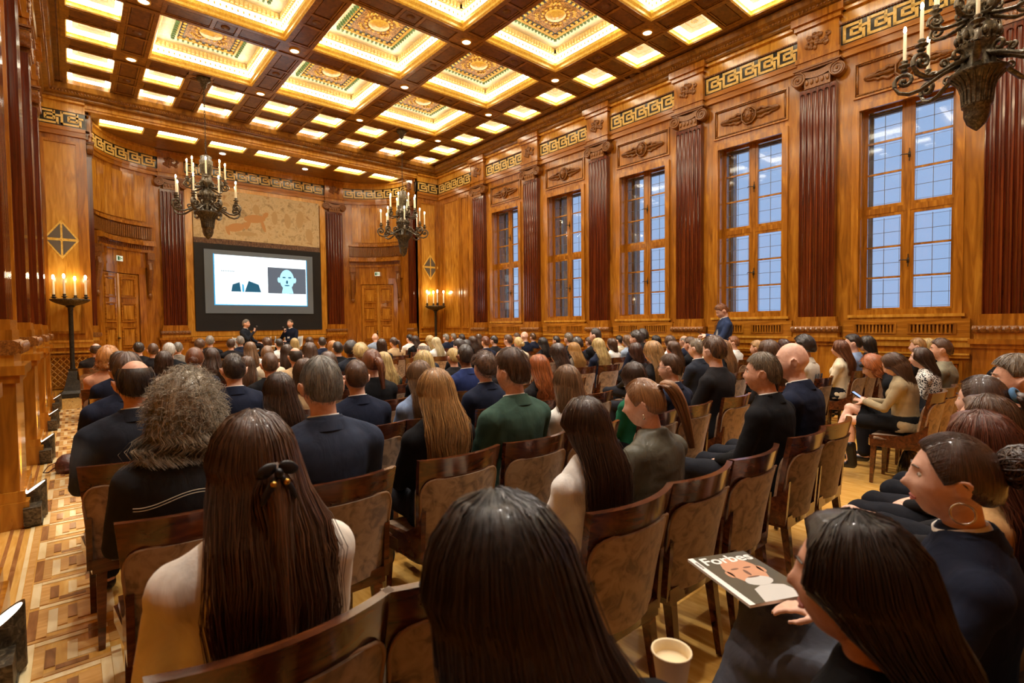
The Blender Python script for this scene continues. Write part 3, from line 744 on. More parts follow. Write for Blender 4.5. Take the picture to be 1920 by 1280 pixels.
# ================================================================ FURNISHINGS
# ---- chandeliers
def spiral(c, r0, r1, turns, a0, n=14, sgn=1):
    return [(c[0]+(r0+(r1-r0)*i/n)*math.cos(a0+sgn*2*PI*turns*i/n), 0, c[1]+(r0+(r1-r0)*i/n)*math.sin(a0+sgn*2*PI*turns*i/n)) for i in range(n+1)]
def socket_mb(mb, r, z):
    return mb.lathe([(.0, z), (.03, z+.005), (.04, z+.02), (.022, z+.035), (.028, z+.05), (.055, z+.06), (.058, z+.068), (.03, z+.075), (.026, z+.10), (.036, z+.115), (.024, z+.125), (0, z+.125)], 14, (r, 0, 0))
low = MB()
low.tube([(.10, 0, 4.20), (.17, 0, 4.15), (.26, 0, 4.12), (.36, 0, 4.06), (.46, 0, 4.0), (.56, 0, 3.985), (.645, 0, 4.02), (.69, 0, 4.09)], [.045, .042, .035, .03, .032, .034, .032, .02], 8, flat=.6)
low.tube(spiral((.60, 4.135), .095, .02, 1.3, -.45), [.03]+[.026]*13+[.014], 7, flat=.8)
low.tube(spiral((.22, 4.20), .075, .015, 1.2, -1.8, sgn=-1), .02, 6); low.tube(spiral((.36, 4.115), .05, .012, 1.1, 3.6, sgn=-1), .014, 6)
low.sphere((.60, -.03, 4.135), .022, 8, 6); low.sphere((.60, .03, 4.135), .022, 8, 6)
socket_mb(low, .60, 4.235)
upp = MB()
upp.tube([(.07, 0, 4.60), (.14, 0, 4.57), (.22, 0, 4.545), (.30, 0, 4.53), (.38, 0, 4.55), (.425, 0, 4.60)], [.035, .032, .028, .028, .026, .016], 8, flat=.6)
upp.tube(spiral((.36, 4.62), .07, .015, 1.3, -.45), [.024]+[.021]*13+[.012], 7, flat=.8); upp.tube(spiral((.16, 4.62), .05, .012, 1.2, -1.8, sgn=-1), .015, 6)
socket_mb(upp, .36, 4.66)
body = MB().lathe([(0, 3.44), (.03, 3.465), (.08, 3.52), (.106, 3.60), (.108, 3.68), (.124, 3.69), (.116, 3.72), (.126, 3.85), (.15, 3.93), (.21, 4.0), (.24, 4.03), (.2, 4.045), (.15, 4.06), (.13, 4.2), (.135, 4.27), (.165, 4.30), (.15, 4.34), (.175, 4.40), (.14, 4.48), (.09, 4.52), (.085, 4.6), (.13, 4.66), (.14, 4.70), (.10, 4.75), (.09, 4.85), (.1, 4.95), (.12, 5.05), (.135, 5.15), (.10, 5.18), (.115, 5.24), (.06, 5.27), (.02, 5.28), (0, 5.3)], 24)
ribs = MB()
for k in range(20):
    a = 2*PI*k/20; c, s = math.cos(a), math.sin(a)
    ribs.tube([(.117*c, .117*s, 3.71), (.127*c, .127*s, 3.85), (.15*c, .15*s, 3.93), (.212*c, .212*s, 4.0)], [.011, .012, .014, .010], 5)
    ribs.tube([(.09*c, .09*s, 4.86), (.1*c, .1*s, 4.95), (.122*c, .122*s, 5.06)], [.008, .009, .010], 5)
for k in range(14):
    a = 2*PI*k/14; ribs.sphere((.165*math.cos(a), .165*math.sin(a), 4.39), (.03, .03, .05), 6, 5)
for k in range(22):
    a = 2*PI*k/22; ribs.sphere((.163*math.cos(a), .163*math.sin(a), 4.315), .013, 5, 4)
CHM = dict(low=low.mesh('arm', bronze, True), upp=upp.mesh('arm', bronze, True), body=body.mesh('chandelier_body', bronze, True), ribs=ribs.mesh('fluting', bronze, True),
  candle=MB().lathe([(.017, 0), (.016, .29), (.010, .30), (0, .30)], 10).mesh('candle', wax, True), flame=MB().sphere((0, 0, .332), (.016, .016, .038), 8, 6).mesh('flame', flame, True),
  rose=MB().lathe([(.14, 6.92), (.13, 6.88), (.07, 6.84), (.05, 6.74), (.02, 6.70), (0, 6.70)], 16).mesh('ceiling_rose', bronze, True))
chain = MB(); z = 5.29; k = 0
while z < 6.72:
    M_ = Matrix.Rotation(PI/2*(k % 2), 3, 'Z'); pts = [M_ @ Vector((.016*math.cos(2*PI*i/8), 0, .034*math.sin(2*PI*i/8))) + Vector((0, 0, z+.03)) for i in range(9)]
    chain.tube(pts, .005, 4); z += .054; k += 1
CHM['chain'] = chain.mesh('chain', iron)
def chandelier(x, y, label, rot=.2):
    r = tag(empty('chandelier', (x, y, 0)), label, 'chandelier', 'bronze candle chandeliers')
    b = put(CHM['body'], 'body', r); put(CHM['ribs'], 'fluting', b)['kind'] = 'stuff'; put(CHM['rose'], 'ceiling_rose', r); put(CHM['chain'], 'chain', r)
    for n, key, rc, zc, off in ((8, 'low', .60, 4.36, 0), (8, 'upp', .36, 4.785, PI/8)):
        for i in range(n):
            a = put(CHM[key], 'arm', r, None, rot+off+2*PI*i/n); c = put(CHM['candle'], 'candle', a, (rc, 0, zc)); f = put(CHM['flame'], 'flame', a, (rc, 0, zc))
chandelier(2.32, 12.95, 'bronze candle chandelier hanging in front of the tapestry')
chandelier(7.12, 12.95, 'bronze candle chandelier hanging by the curved door near the windows', .35)
chandelier(7.12, .92, 'bronze candle chandelier hanging before the wide window of the windowed wall', .12)

# ---- standing candelabra
stand = MB().lathe([(.05, .62), (.042, .7), (.042, 1.9), (.05, 1.94), (.045, 1.97), (.09, 2.0), (.06, 2.02)], 14)
cbase = MB()
for (a, z0, z1) in ((.27, 0, .05), (.24, .05, .09)): cbase.box(-a, a, -a, a, z0, z1)
pr = [(.22, .09), (.17, .15), (.135, .28), (.10, .45), (.07, .58), (.085, .62)]
for (a, z0), (b, z1) in zip(pr, pr[1:]): ring(cbase, a, a, z0, b, b, z1)
bowl = MB().lathe([(.03, 2.0), (.10, 2.02), (.22, 2.06), (.30, 2.10), (.345, 2.135), (.35, 2.16), (.33, 2.165), (.2, 2.14), (0, 2.13)], 24)
CDM = [cbase.mesh('base', iron), stand.mesh('stem', iron, True), bowl.mesh('bowl', bronze, True), socket_mb(MB(), 0, 2.14).mesh('socket', iron, True), MB().lathe([(.022, 0), (.02, .33), (.012, .345), (0, .345)], 10).mesh('candle', wax, True), MB().sphere((0, 0, .385), (.024, .024, .052), 8, 6).mesh('flame', flame, True)]
def candelabrum(x, y, label, a0):
    r = tag(empty('candelabrum', (x, y, 0)), label, 'candelabrum', 'standing candelabra')
    for me, n in zip(CDM[:3], ('base', 'stem', 'bowl')): put(me, n, r)
    for k in range(4):
        a = a0+PI/2*k; p = (.285*math.cos(a), .285*math.sin(a), 0)
        put(CDM[3], 'socket', r, p); c = put(CDM[4], 'candle', r, (p[0], p[1], 2.26)); put(CDM[5], 'flame', r, (p[0], p[1], 2.26))
    return r
candelabrum(-.03, 14.95, 'tall iron candelabrum with four lit candles at the end of the aisle', R(22)+YAW*-1)
candelabrum(9.42, 14.98, 'tall iron candelabrum with four lit candles in the corner by the windows', R(22)+YAW*-1)

# ---- stage wall: black cloth, tapestry, screen
tag(MB().box(2.80, 6.56, -.10, -.072, 1.40, 4.06).build('black_backdrop', blackm, None, (0, YF, 0)), 'black cloth backdrop behind the projection screen', 'backdrop')
tp = bpy.data.materials.new('woven_tapestry'); tp.use_nodes = True; MATS['tapestry'] = tp
b_ = tp.node_tree.nodes['Principled BSDF']; b_.inputs['Roughness'].default_value = .95
tc = nd(tp, 'ShaderNodeTexCoord'); n1 = nd(tp, 'ShaderNodeTexNoise'); n1.inputs['Scale'].default_value = 4.5; n1.inputs['Detail'].default_value = 10; n1.inputs['Distortion'].default_value = .5; n1.inputs['Roughness'].default_value = .72
r1 = ramp(tp, [(.28, L3(120, 96, 74)), (.42, L3(188, 166, 128)), (.50, L3(212, 192, 154)), (.58, L3(196, 170, 128)), (.68, L3(160, 122, 86)), (.80, L3(132, 124, 100))])
lk(tp, tc, 'Object', n1, 'Vector'); lk(tp, n1, 'Fac', r1, 'Fac'); lk(tp, r1, 'Color', b_, 'Base Color')
tap = tag(MB().box(2.80, 6.54, -.085, -.075, 4.06, 5.72).build('tapestry', tp, None, (0, YF, 0)), 'large faded woven tapestry with figures above the projection screen', 'tapestry')
tapb = tex_mat('tapestry_border', L3(70, 52, 48), L3(108, 84, 72), L3(150, 122, 96), (6, 6, 2), 6, .95, 0, .1, detail=8)
MB().box(2.80, 6.54, -.09, -.085, 4.06, 4.22).build('border', tapb, tap)
tfig = base_mat('tapestry_rust', L3(196, 148, 98), .95); tfig2 = base_mat('tapestry_ochre', L3(190, 162, 120), .95); tfig3 = base_mat('tapestry_umber', L3(112, 84, 66), .95)
def blob(c, rx, rz, rot, n=14): return [(c[0]+rx*math.cos(t)*math.cos(rot)-rz*math.sin(t)*math.sin(rot), c[1]+rx*math.cos(t)*math.sin(rot)+rz*math.sin(t)*math.cos(rot)) for t in [2*PI*i/n for i in range(n)]]
fx = lambda a, b, c_: (a, c_, b)
g = MB()
for c, rx, rz, rot in (((3.95, 4.62), .26, .13, .25), ((4.2, 4.72), .14, .06, .8), ((3.72, 4.5), .05, .14, .3), ((4.5, 4.95), .32, .13, .1), ((4.82, 5.1), .12, .07, .9), ((4.3, 4.75), .06, .18, -.4), ((4.75, 4.75), .05, .2, .3)): g.prism(blob(c, rx, rz, rot), -.0862-.0004*len(g.v)/14, -.085, f=fx)
g.build('woven_horse', tfig, tap)
g = MB()
for c, rx, rz, rot in (((4.55, 5.25), .1, .16, .1), ((5.1, 5.05), .09, .22, .0), ((5.5, 5.0), .1, .25, .1), ((5.9, 5.1), .12, .3, -.1), ((4.25, 4.45), .3, .07, .05), ((3.3, 4.9), .12, .3, .2), ((6.2, 4.6), .12, .22, .1)): g.prism(blob(c, rx, rz, rot), -.0865, -.085, f=fx)
g.build('woven_figure', tfig2, tap)
g = MB()
for k in range(44): x = 2.95+.08*k; g.box(x, x+.03+.02*math.sin(k*7.1), -.0915, -.09, 4.12, 4.17)
g.build('woven_border_mark', tfig3, tap)
YS_ = YF-.13
scr = tag(MB().box(3.05, 6.27, 0, .03, 1.94, 3.88).build('projection_screen', base_mat('screen_spill_grey', L3(116, 132, 152), .9), None, (0, YS_, 0)), 'wide projection screen hanging over black cloth behind the speakers', 'screen')  # blue-grey of the projector's spill light put into the base colour
e_ = lambda n, c, s: base_mat(n, (.02, .02, .02), .9, emis=c, es=s)
sl_w, sl_d, sl_s, sl_b, sl_c = e_('slide_white', (.86, .97, 1), 1.5), e_('slide_dark', (.10, .12, .15), 1), e_('slide_suit', (.004, .09, .16), 1), e_('slide_face', (.40, .78, .95), 1.2), e_('slide_cyan', (.05, .42, .75), 1)
sl = MB().box(3.32, 6.05, -.006, 0, 2.22, 3.74).build('slide', sl_w, scr)
MB().box(3.29, 3.32, -.006, 0, 2.19, 3.76).box(6.05, 6.075, -.006, 0, 2.19, 3.74).box(3.29, 6.075, -.006, 0, 2.19, 2.22).build('slide_fringe', sl_c, scr)
ph = MB().box(4.83, 6.03, -.009, -.006, 2.60, 3.44).build('slide_portrait', sl_d, scr)
MB().prism(blob((5.42, 3.06), .225, .33, 0, 20), -.012, -.009, f=fx).prism(blob((5.17, 3.04), .045, .09, .1), -.012, -.009, f=fx).prism(blob((5.67, 3.04), .045, .09, -.1), -.012, -.009, f=fx).prism([(5.25, 2.61), (5.62, 2.61), (5.56, 2.84), (5.30, 2.84)], -.012, -.009, f=fx).build('portrait_head', sl_b, ph)
MB().prism(blob((5.33, 3.13), .055, .022, 0), -.0135, -.012, f=fx).prism(blob((5.51, 3.13), .055, .022, 0), -.0135, -.012, f=fx).prism(blob((5.42, 2.98), .03, .06, 0), -.0135, -.012, f=fx).prism(blob((5.42, 2.87), .09, .018, 0), -.0135, -.012, f=fx).build('portrait_feature', sl_s, ph)
lp = MB().prism([(3.76, 2.62), (4.62, 2.62), (4.55, 2.86), (4.26, 2.97), (4.14, 2.62), (4.04, 2.62), (4.0, 2.92), (3.80, 2.84)], -.009, -.006, f=fx).build('slide_suit', sl_s, scr)
MB().prism([(4.07, 2.62), (4.13, 2.62), (4.12, 2.84), (4.07, 2.87)], -.009, -.006, f=fx).build('slide_tie', sl_c, scr)
g = MB()
for k in range(8): g.box(3.50+.047*k, 3.525+.047*k, -.009, -.006, 3.235, 3.262)
g.build('slide_dotted_line', sl_s, scr)
MB().box(3.42, 3.88, -.008, -.006, 3.36, 3.46).prism(blob((4.18, 3.40), .06, .05, .3), -.008, -.006, f=fx).box(4.30, 4.62, -.008, -.006, 3.38, 3.41).build('slide_haze', e_('slide_pale', (.66, .84, .86), 1.3), scr)

# ---- floor uplights along the wall
hs = MB(); n = 20; top = []; bot = []
for i in range(n):
    a = 2*PI*i/n; x, y = .075*math.cos(a), .075*math.sin(a); bot.append((x, y, .02)); top.append((x, y, .25+.055*math.cos(a)))
hs.grid([bot, top], closed_u=True); hs.add(bot, [tuple(range(n-1, -1, -1))]); rim = [(p[0]*.88, p[1]*.88, .25+.055*p[0]/.075*.88-.004) for p in top]; hs.grid([top, rim], closed_u=True)
UPM = [hs.mesh('housing', bronze, False), MB().add(rim, [tuple(range(n))]).mesh('lamp_face', base_mat('uplight_face', (1, .95, .85), .4, emis=(1, .93, .80), es=2.2)), MB().box(-.055, .045, -.24, -.06, .02, .15).box(-.05, .05, -.22, .06, .0, .02).mesh('driver_box', bronze)]
for i, (y, nm) in enumerate(zip((3.09, 5.51, 7.91, 10.34, 12.62), ('nearest the camera end', 'second', 'third', 'fourth', 'fifth'))):
    r = tag(empty('floor_uplight', (-.27, y, .004)), ['bronze uplight on the parquet, first of five counting from the rear seats', 'bronze uplight on the parquet, second of five counting from the rear seats', 'bronze uplight on the parquet, middle one of five', 'bronze uplight on the parquet, second of five counting from the candelabrum', 'bronze uplight on the parquet beside the tall candelabrum'][i], 'uplight', 'floor uplights along the aisle')
    for me, q in zip(UPM, ('housing', 'lamp_face', 'driver_box')): put(me, q, r)
    ld = bpy.data.lights.new('uplight_beam', 'SPOT'); ld.energy = 45; ld.spot_size = R(80); ld.spot_blend = .8; ld.color = (1, .86, .62); ld.shadow_soft_size = .05
    lo = bpy.data.objects.new('uplight_beam', ld); COL.objects.link(lo); lo.location = (-.27, y, .33); lo.rotation_euler = (R(180), R(-8), 0)

# ---- podium with table
pod = tag(MB().box(2.75, 6.6, 15.62, 17.6, 0, .40).box(2.70, 6.65, 15.57, 17.6, .40, .43).build('podium', woodh), 'low wooden podium under the two speakers', 'podium')
tbl = tag(empty('side_table', (4.43, 15.82, .43)), 'small round white table with bottles between the two speakers', 'table')
MB().lathe([(.17, .50), (.18, .51), (.18, .53), (.17, .535), (0, .535)], 24).lathe([(0, .5), (.17, .5)], 24).build('table_top', base_mat('white_lacquer', L3(226, 222, 214), .3), tbl)
MB().lathe([(.025, .02), (.022, .5)], 10).build('stem', MATS['white_lacquer'], tbl, smooth=True); MB().lathe([(0, 0), (.14, 0), (.14, .012), (.03, .03), (0, .03)], 20).build('foot', MATS['white_lacquer'], tbl)
btl = MB().lathe([(0, 0), (.032, 0), (.034, .01), (.034, .15), (.014, .2), (.013, .24), (0, .24)], 12)
gl_b = base_mat('water_bottle', L3(206, 222, 226), .1, trans=.6); cap_ = base_mat('bottle_cap', L3(236, 236, 236), .4)
for i, (dx, dy) in enumerate(((-.08, .02), (.03, -.06), (.07, .08))):
    o = tag(btl.build('water_bottle', gl_b, None, (4.43+dx, 15.82+dy, .966), smooth=True), 'small clear water bottle on the round table between the speakers', 'bottle', 'water bottles on the speakers table')
    MB().lathe([(.016, .235), (.016, .262), (0, .262)], 10).build('cap', cap_, o)
shell_m = base_mat('white_shell', L3(226, 220, 210), .4)
def shell_chair(x, y, rz, label):
    r = tag(empty('lounge_chair', (x, y, .434), rz), label, 'chair', 'white shell chairs on the podium')
    rows = []
    for j in range(9):
        t = j/8; rows.append([])
        for i in range(13):
            s = -1+i/6
            if t < .5: q = t*2; y_, z_ = .24-.46*q, .375-.02*math.sin(q*PI); 
            else: q = t*2-1; y_, z_ = -.22-.12*q, .375+.38*q
            rows[-1].append((s*.35*(1-.1*t), y_+.06*s*s*(t > .45)*t, z_+.10*abs(s)**2.5*(1 if t < .6 else .3)))
    sh = MB().grid(rows).build('seat_shell', shell_m, r, smooth=True); md = sh.modifiers.new('thick', 'SOLIDIFY'); md.thickness = .02
    for sx in (-1, 1):
        for sy in (-1, 1): MB().tube([(sx*.12, sy*.1, .355), (sx*.22, sy*.2, 0)], [.015, .01], 7).build('leg', chairwood, r)
shell_chair(3.86, 16.40, R(-127), 'white shell chair under the grey-haired speaker')
shell_chair(5.02, 16.40, R(127), 'white shell chair under the speaker holding the microphone by the bottles')

# ---- audience chair
def back_pt(t, z, off=0):
    q = (z-.38)/.49; w = .20+.042*q; return (t*w, -(.185+.085*max(q, 0)**1.3)+.055*t*t-off*(1), z)
def back_sheet(ts, zs, o0, o1, mb, topf=None):
    F = lambda t, z, o: back_pt(t, z, o)
    A = [[F(t, z, o0) for t in ts] for z in zs]; B = [[F(t, z, o1) for t in ts] for z in zs]
    mb.grid(A); mb.grid(B, flip=True); mb.grid([A[0], B[0]], flip=True); mb.grid([A[-1], B[-1]])
    mb.grid([[r[0] for r in A], [r[0] for r in B]]); mb.grid([[r[-1] for r in A], [r[-1] for r in B]], flip=True)
ts = [-1+i/6 for i in range(13)]
fr = MB(); back_sheet(ts, [.36+.051*i for i in range(11)], -.012, .016, fr)
fr.prism([(-.2, -.19), (.2, -.19), (.235, .22), (.2, .24), (-.2, .24), (-.235, .22)], .35, .415)
wing = [(-.205, .62), (-.16, .54), (-.02, .465), (.23, .445), (.23, .385), (-.185, .37), (-.195, .5)]
for s in (-1, 1): fr.prism(wing, s*.207-.012, s*.207+.012, f=lambda a, b, c_: (c_, a, b))
pn = MB()
def panel_outline():
    pts = []; 
    for i in range(7): a = PI-PI/2*i/6; pts.append((-.74+.245*math.cos(a), .685+.085*math.sin(a)))
    for i in range(7): a = PI/2-PI/2*i/6; pts.append((.74+.245*math.cos(a), .685+.085*math.sin(a)))
    pts += [(.985, .42), (.925, .395), (-.925, .395), (-.985, .42)]; return pts
out = panel_outline()
# velvet panel on the rear, clipped row by row to its rounded outline
def half_w(z):
    if z > .685: q = (z-.685)/.085; return .74+.245*math.sqrt(max(0, 1-q*q))
    if z < .42: return .925+.06*(z-.395)/.025
    return .985
zs = [.395, .42]+[.42+.053*i for i in range(1, 6)]+[.685+.01416*i for i in range(1, 7)]
for o0, o1 in ((.016, .026), (-.03, -.012)):
    A = []
    for z in zs:
        h = half_w(z); A.append([back_pt(-h+2*h*i/12, z, (o1 if o0 > 0 else o0)) for i in range(13)])
    pn.grid(A, flip=(o0 > 0)); Bk = [[back_pt(-half_w(z)+2*half_w(z)*i/12, z, .01 if o0 > 0 else -.01) for i in range(13)] for z in zs]
    for k in (0, -1): pn.grid([[r[k] for r in A], [r[k] for r in Bk]], flip=(k == 0) == (o0 > 0))
    pn.grid([A[-1], Bk[-1]]); pn.grid([A[0], Bk[0]], flip=True)
pp = MB(); lp_ = [back_pt(t, z, .026) for t, z in out]; pp.tube(lp_+[lp_[0]], .006, 5)
st = MB(); rows = []
for z, k in ((.405, .95), (.42, .975), (.438, .965), (.448, .91), (.452, .80)):
    rows.append([(x*k, .02+(y-.02)*k, z) for x, y in ((-.195, -.165), (-.1, -.175), (0, -.178), (.1, -.175), (.195, -.165), (.21, -.05), (.225, .1), (.228, .2), (.2, .235), (.1, .242), (0, .245), (-.1, .242), (-.2, .235), (-.228, .2), (-.225, .1), (-.21, -.05))])
st.grid(rows, closed_u=True); st.add(rows[-1], [tuple(range(16))])
def leg_mb(x, y, dx, dy):
    r0, r1 = .021, .013; mb = MB(); A = [(x+a*r0, y+b*r0, .36) for a, b in ((-1, -1), (1, -1), (1, 1), (-1, 1))]; B = [(x+dx+a*r1, y+dy+b*r1, 0) for a, b in ((-1, -1), (1, -1), (1, 1), (-1, 1))]
    return mb.grid([B, A], closed_u=True).add(B, [(3, 2, 1, 0)])
CH = dict(frame=fr.mesh('chair_frame', chairwood), panel=pn.mesh('back_panel', velvet, True), piping=pp.mesh('piping', piping, True), seat=st.mesh('seat', velvet, True), legs=[leg_mb(-.185, .2, -.01, .015).mesh('leg', chairwood), leg_mb(.185, .2, .01, .015).mesh('leg', chairwood), leg_mb(-.165, -.165, -.01, -.045).mesh('leg', chairwood), leg_mb(.165, -.165, .01, -.045).mesh('leg', chairwood)])
for k in ('frame',):
    me = CH[k]; b = bmesh.new(); b.from_mesh(me); bmesh.ops.remove_doubles(b, verts=b.verts, dist=1e-5); bmesh.ops.recalc_face_normals(b, faces=b.faces); b.to_mesh(me); b.free()
    me.polygons.foreach_set('use_smooth', [True]*len(me.polygons)); me.set_sharp_from_angle(angle=R(35))
def chair(x, y, label, rz=0, group='audience chairs', near=True):
    c = tag(put(CH['frame'], 'audience_chair', None, (x, y, .004), rz), label, 'chair', group)
    put(CH['seat'], 'seat', c); p = put(CH['panel'], 'back_panel', c)
    if near: put(CH['piping'], 'piping', p)
    for l in CH['legs']: put(l, 'leg', c)
    return c

# ================================================================ PEOPLE
def V3(*a): return np.array(a, float)
def ell_loft(mb, secs, n=20):
    """secs: (cx,cy,cz, rx, ry) horizontal ellipses, capped: a closed trunk"""
    rows = [[(cx+rx*math.cos(2*PI*j/n), cy+ry*math.sin(2*PI*j/n), cz) for j in range(n)] for cx, cy, cz, rx, ry in secs]
    mb.grid(rows, closed_u=True); mb.add(rows[0], [tuple(range(n-1, -1, -1))]); mb.add(rows[-1], [tuple(range(n))]); return mb
def limb(mb, pts, rad, n=12):
    """tapered limb, rounded at both ends"""
    pts = [Vector(p) for p in pts]; P = []; Q = []
    for a, b, ra, rb in zip(pts, pts[1:], rad, rad[1:]):
        for i in range(4): t = i/4; P.append(a.lerp(b, t)); Q.append(ra+(rb-ra)*t)
    P.append(pts[-1]); Q.append(rad[-1])
    mb.tube(P, Q, n); mb.sphere(pts[0], rad[0]*.99, n, 8); mb.sphere(pts[-1], rad[-1]*.99, n, 8)
    for p, r in zip(pts[1:-1], rad[1:-1]): mb.sphere(p, r*1.01, n, 8)
    return mb
def gs(x, s): return np.exp(-(x/s)**2)
def head_mb(mb, M, off, female=False):
    nl, na = 36, 44; rows = []
    jaw = .36 if female else .26
    for i in range(1, nl):
        ph = -PI/2+PI*i/nl; la = np.linspace(0, 2*PI, na, endpoint=False)
        x = .074*math.cos(ph)*np.sin(la); y = .094*math.cos(ph)*np.cos(la); z = np.full(na, .116*math.sin(ph))
        if math.sin(ph) < 0:
            t = -math.sin(ph); x = x*(1-jaw*t**1.6); y = np.where(y < 0, y*(1-.5*t), y*(1-.02*t))
            wide = max(0, math.cos(ph)); x = x*(1+.22*t*(1-t)); y = y+.012*t
        ax = np.abs(x); fr = (y > 0)
        dy = .020*gs(x, .011)*gs(z+.020, .017)+.012*gs(x, .010)*gs(z+.032, .010)+.008*gs(x, .009)*gs(z-.006, .02)
        dy += -.011*gs(ax-.031, .015)*gs(z-.010, .012)+.006*gs(ax-.028, .022)*gs(z-.032, .009)
        dy += .008*gs(x, .02)*gs(z+.056, .007)-.005*gs(x, .024)*gs(z+.0635, .004)+.008*gs(x, .018)*gs(z+.071, .007)+.009*gs(x, .02)*gs(z+.100, .014)+.004*gs(ax-.045, .02)*gs(z+.022, .02)
        y = y+np.where(fr, dy, 0)
        rows.append([off+M @ V3(a, b, c) for a, b, c in zip(x, y, z)])
    top = off+M @ V3(0, 0, .116); bot = off+M @ V3(0, .02, -.112)
    k = na; o = len(mb.v); vs = [bot]+[p for r in rows for p in r]+[top]; fs = []
    for j in range(k): fs.append((0, 1+j, 1+(j+1) % k))
    for i in range(len(rows)-1):
        for j in range(k): a0 = 1+i*k+j; a1 = 1+i*k+(j+1) % k; fs.append((a0, a0+k, a1+k, a1))
    L = 1+(len(rows)-1)*k
    for j in range(k): fs.append((len(vs)-1, L+(j+1) % k, L+j))
    mb.add(vs, fs)
    for s in (-1, 1):      # ears
        RM = Matrix(M.tolist()) @ Matrix.Rotation(s*.35, 3, 'Z') @ Matrix.Rotation(-.15, 3, 'X')
        ek = .84 if female else 1.0; eo = 0 if female else .006; c = off+M @ V3(s*(.075+eo), -.012, -.008); mb.sphere(c, (.009, .021*ek, .032*ek), 10, 8, M=RM)
        rim = [off+M @ V3(s*(.081+eo*1.6+.006*math.sin(a)-.006*math.cos(a)*(eo > 0)), -.014-.021*ek*math.cos(a*1.0), -.006+.030*ek*math.sin(a)) for a in np.linspace(-1.3, 3.6, 11)]
        mb.tube(rim, .0055, 6)
    return mb
def hand(mb, w, d, nrm, side, curl=.5, s=1.0):
    """palm with four fingers and a thumb; d = pointing direction, nrm = back of the hand"""
    d = np.array(d, float); d /= np.linalg.norm(d); nrm = np.array(nrm, float); nrm -= d*nrm.dot(d); nrm /= np.linalg.norm(nrm); sd = np.cross(d, nrm)*side
    w = np.array(w, float); B = np.array([sd, d, nrm]).T
    mb.sphere(w+d*.045*s, (.040*s, .052*s, .017*s), 12, 8, M=Matrix(B.tolist()))
    for i, (o, l) in enumerate(((-.030, .062), (-.010, .074), (.010, .070), (.029, .056))):
        p = w+d*.082*s+sd*o*s; pts = [p]; ang = 0
        for k in range(3):
            ang += curl*(.55 if k == 0 else .75); pts.append(pts[-1]+(d*math.cos(ang)-nrm*math.sin(ang))*l*s*(.46, .32, .24)[k])
        limb(mb, pts, [.0095*s, .009*s, .0082*s, .007*s], 8)
    t0 = w+d*.02*s-sd*.030*s; t1 = t0+(d*.6-sd*.75-nrm*.15)*.038*s; t2 = t1+(d*.85-sd*.25-nrm*(.2+.3*curl))*.032*s; t3 = t2+(d*.9-nrm*.35*curl)*.024*s
    limb(mb, [t0, t1, t2, t3], [.014*s, .0115*s, .010*s, .0078*s], 8)
    return mb
def remesh(mb, name, voxel, smooth=4):
    me = mb.mesh('tmp', []); o = bpy.data.objects.new('tmp', me); COL.objects.link(o)
    m = o.modifiers.new('r', 'REMESH'); m.mode = 'VOXEL'; m.voxel_size = voxel; m.use_smooth_shade = True
    if smooth: s = o.modifiers.new('s', 'SMOOTH'); s.factor = .5; s.iterations = smooth
    dg = bpy.context.evaluated_depsgraph_get(); ev = o.evaluated_get(dg); r = bpy.data.meshes.new_from_object(ev, depsgraph=dg)
    bpy.data.objects.remove(o); bpy.data.meshes.remove(me); r.name = name
    r.polygons.foreach_set('use_smooth', [True]*len(r.polygons)); return r
def wrinkle(me, amp, seed, lim=None):
    """soft cloth folds pushed along the normals"""
    n = len(me.vertices); co = np.empty(n*3); me.vertices.foreach_get('co', co); co = co.reshape(-1, 3); no = np.empty(n*3); me.vertices.foreach_get('normal', no); no = no.reshape(-1, 3)
    rg = np.random.RandomState(seed); d = np.zeros(n)
    for i in range(7):
        k = rg.normal(size=3)*(16+7*i)*V3(.8, .8, 1.2); ph = rg.rand()*6; w = .5+.5*np.sin(co @ (rg.normal(size=3)*7)+rg.rand()*6)
        d += w*(1-2*np.abs(np.sin((co @ k+.6*np.sin(co @ (rg.normal(size=3)*14)))*.5+ph)))/(1+.35*i)
    co = co+no*(d*amp)[:, None]; me.vertices.foreach_set('co', co.ravel()); me.update(); return me

